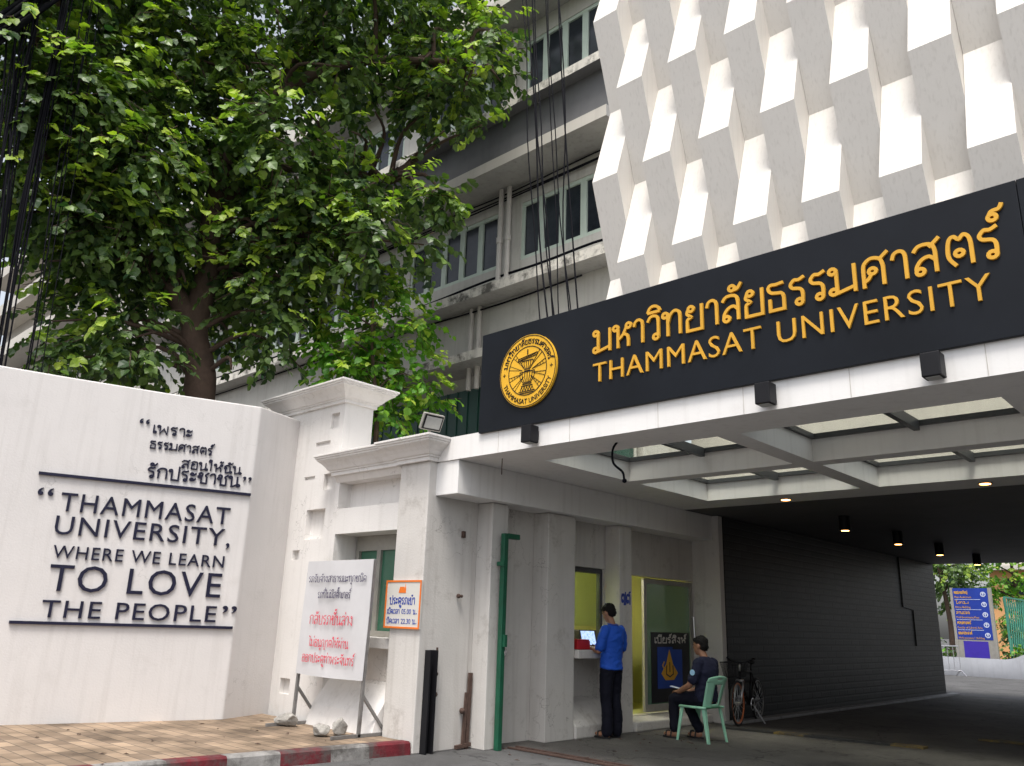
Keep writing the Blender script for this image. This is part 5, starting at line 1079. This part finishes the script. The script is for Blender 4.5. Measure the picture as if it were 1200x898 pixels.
for s_ in (1, -1): limb(sh, [(-.08, s_*.168, .99), (-.065, s_*.215, .87), (-.02, s_*.238, .77)], [.075, .07, .07])
remesh('shirt', sh, 'uniform', gd, .01, 5, .009, (7, 7, 11))
tr = MB(); loft(tr, [((-.05, 0, .455), .135, .18), ((-.05, 0, .52), .135, .185), ((-.055, 0, .57), .13, .175)])
for s_, kn, an in legs: limb(tr, [(-.04, s_*.09, .52), (.17, s_*.11, .525), kn], [.105, .094, .08]); limb(tr, [kn, tuple(Vector(kn)*.5+Vector(an)*.5), (an[0], an[1], .13)], [.08, .072, .07])
remesh('trousers', tr, 'navycloth', gd, .0105, 4, .008, (8, 8, 9)); remesh('hair', hr, 'hair', gd, .007, 3, .009, (40, 40, 22))
m = MB(); m.tube([(-.062, .287, .87), (-.062, .293, .87)], .038, 16); obj('shoulder_patch', m, 'patch', gd, local=True)
for s_, kn, an in legs:
    m = MB(); cx_, cy_ = an[0]+.065, an[1]; m.prism([(cx_+.135*cos(a*pi/9), cy_+.05*sin(a*pi/9), .0) for a in range(18)], (0, 0, .022))
    for x in (.05, -.03): m.tube([(cx_+x, cy_-.05, .022), (cx_+x, cy_-.03, .088), (cx_+x, cy_+.03, .088), (cx_+x, cy_+.05, .022)], .012, 6)
    obj('sandal', m, 'sandal', gd, local=True)
m = MB(); m.obox(Matrix.Translation((-5.68-.06, 10.26, .665)) @ Matrix.Rotation(.3, 4, 'Y'), .07, .035, .005)
m2 = MB(); m2.obox(Matrix.Translation((-6.41, 10.23, .655)) @ Matrix.Rotation(.15, 4, 'Y'), .07, .036, .005); tag(obj('phone', m2, 'pale', bevel=.003), 'small pale phone held on the lap of the seated guard', 'phone')

# ================================================================== BICYCLE
bc = thing('bicycle', 'bicycle with orange rimmed front wheel leaning at the black brick wall', 'bicycle', (-6.62, 12.36, .004), radians(-80))
def ring(mb, c, r, rt, n=36): mb.tube([(c[0]+r*cos(2*pi*i/n), c[1], c[2]+r*sin(2*pi*i/n)) for i in range(n)], rt, 8, closed=True)
for cx_, rm in ((.0, 'orangerim'), (-1.04, 'steel')):
    m = MB(); ring(m, (cx_, 0, .335), .318, .018); wh = obj('wheel', m, 'rubber', bc, local=True, smooth=True)
    m = MB(); ring(m, (cx_, 0, .335), .293, .014); obj('rim', m, rm, wh, local=True, smooth=True)
    m = MB(); 
    for i in range(18): a = 2*pi*i/18; m.tube([(cx_+.02*cos(a+1), .02*(-1)**i, .335+.02*sin(a+1)), (cx_+.29*cos(a), 0, .335+.29*sin(a))], .0022, 4)
    m.tube([(cx_, -.045, .335), (cx_, .045, .335)], .02); obj('spokes', m, 'chrome', wh, local=True)
m = MB(); hd, hd2, bbk, stt, rh = Vector((-.16, 0, .80)), Vector((-.14, 0, .68)), Vector((-.60, 0, .29)), Vector((-.74, 0, .78)), Vector((-1.04, 0, .335))
m.tube([hd, hd2], .022); m.tube([hd, stt], .016); m.tube([hd2, bbk], .02); m.tube([bbk, stt], .017)
for s_ in (-1, 1): m.tube([bbk+YA*.03*s_, rh+YA*.055*s_], .010); m.tube([stt, rh+YA*.055*s_], .009)
obj('frame', m, 'blackpaint', bc, local=True, smooth=True)
m = MB()
for s_ in (-1, 1): m.tube([(-.145, .055*s_, .66), (-.06, .055*s_, .5), (0, .055*s_, .335)], [.017, .016, .012])
m.tube([(-.145, -.06, .665), (-.145, .06, .665)], .02); m.tube([(-.16, 0, .80), (-.165, 0, .92)], .014); obj('fork', m, 'chrome', bc, local=True, smooth=True)
m = MB(); m.tube(catmull([(-.30, -.22, .99), (-.2, -.21, 1.0), (-.15, -.12, .95), (-.15, 0, .93), (-.15, .12, .95), (-.2, .21, 1.0), (-.30, .22, .99)], 4), .013); obj('handlebar', m, 'blackpaint', bc, local=True, smooth=True)
m = MB(); m.ico((-.79, 0, .93), .13, .06, .03, 2); m.tube([(-.74, 0, .78), (-.77, 0, .91)], .013); obj('saddle', m, 'rubber', bc, local=True, smooth=True)
m = MB(); ring(m, (-.60, .05, .29), .09, .008, 20); m.bar((-.60, .07, .29), (-.72, .07, .18), .018); m.bar((-.60, -.07, .29), (-.48, -.07, .40), .018); m.bar((-.76, .05, .18), (-.68, .14, .18), .03); m.bar((-.52, -.05, .40), (-.44, -.14, .40), .03); obj('crank', m, 'chrome', bc, local=True)
m = MB(); m.bar((-.62, .05, .28), (-.72, .2, .0), .018); obj('kickstand', m, 'chrome', bc, local=True)
m = MB(); ba_ = [(-.02, -.13, .72), (.2, -.13, .72), (.2, .13, .72), (-.02, .13, .72)]; bt_ = [(-.05, -.17, .94), (.27, -.17, .94), (.27, .17, .94), (-.05, .17, .94)]
for P_ in (ba_, bt_): m.tube(P_, .008, 6, closed=True)
for i in range(4):
    for k in range(7): t = k/7; m.tube([Vector(ba_[i]).lerp(Vector(ba_[(i+1) % 4]), t), Vector(bt_[i]).lerp(Vector(bt_[(i+1) % 4]), t)], .004, 4)
for k in range(1, 6): m.tube([(-.02+.22*k/6, -.13, .72), (-.02+.22*k/6, .13, .72)], .004, 4)
obj('basket', m, 'blackpaint', bc, local=True)
print('objects', len(bpy.data.objects))
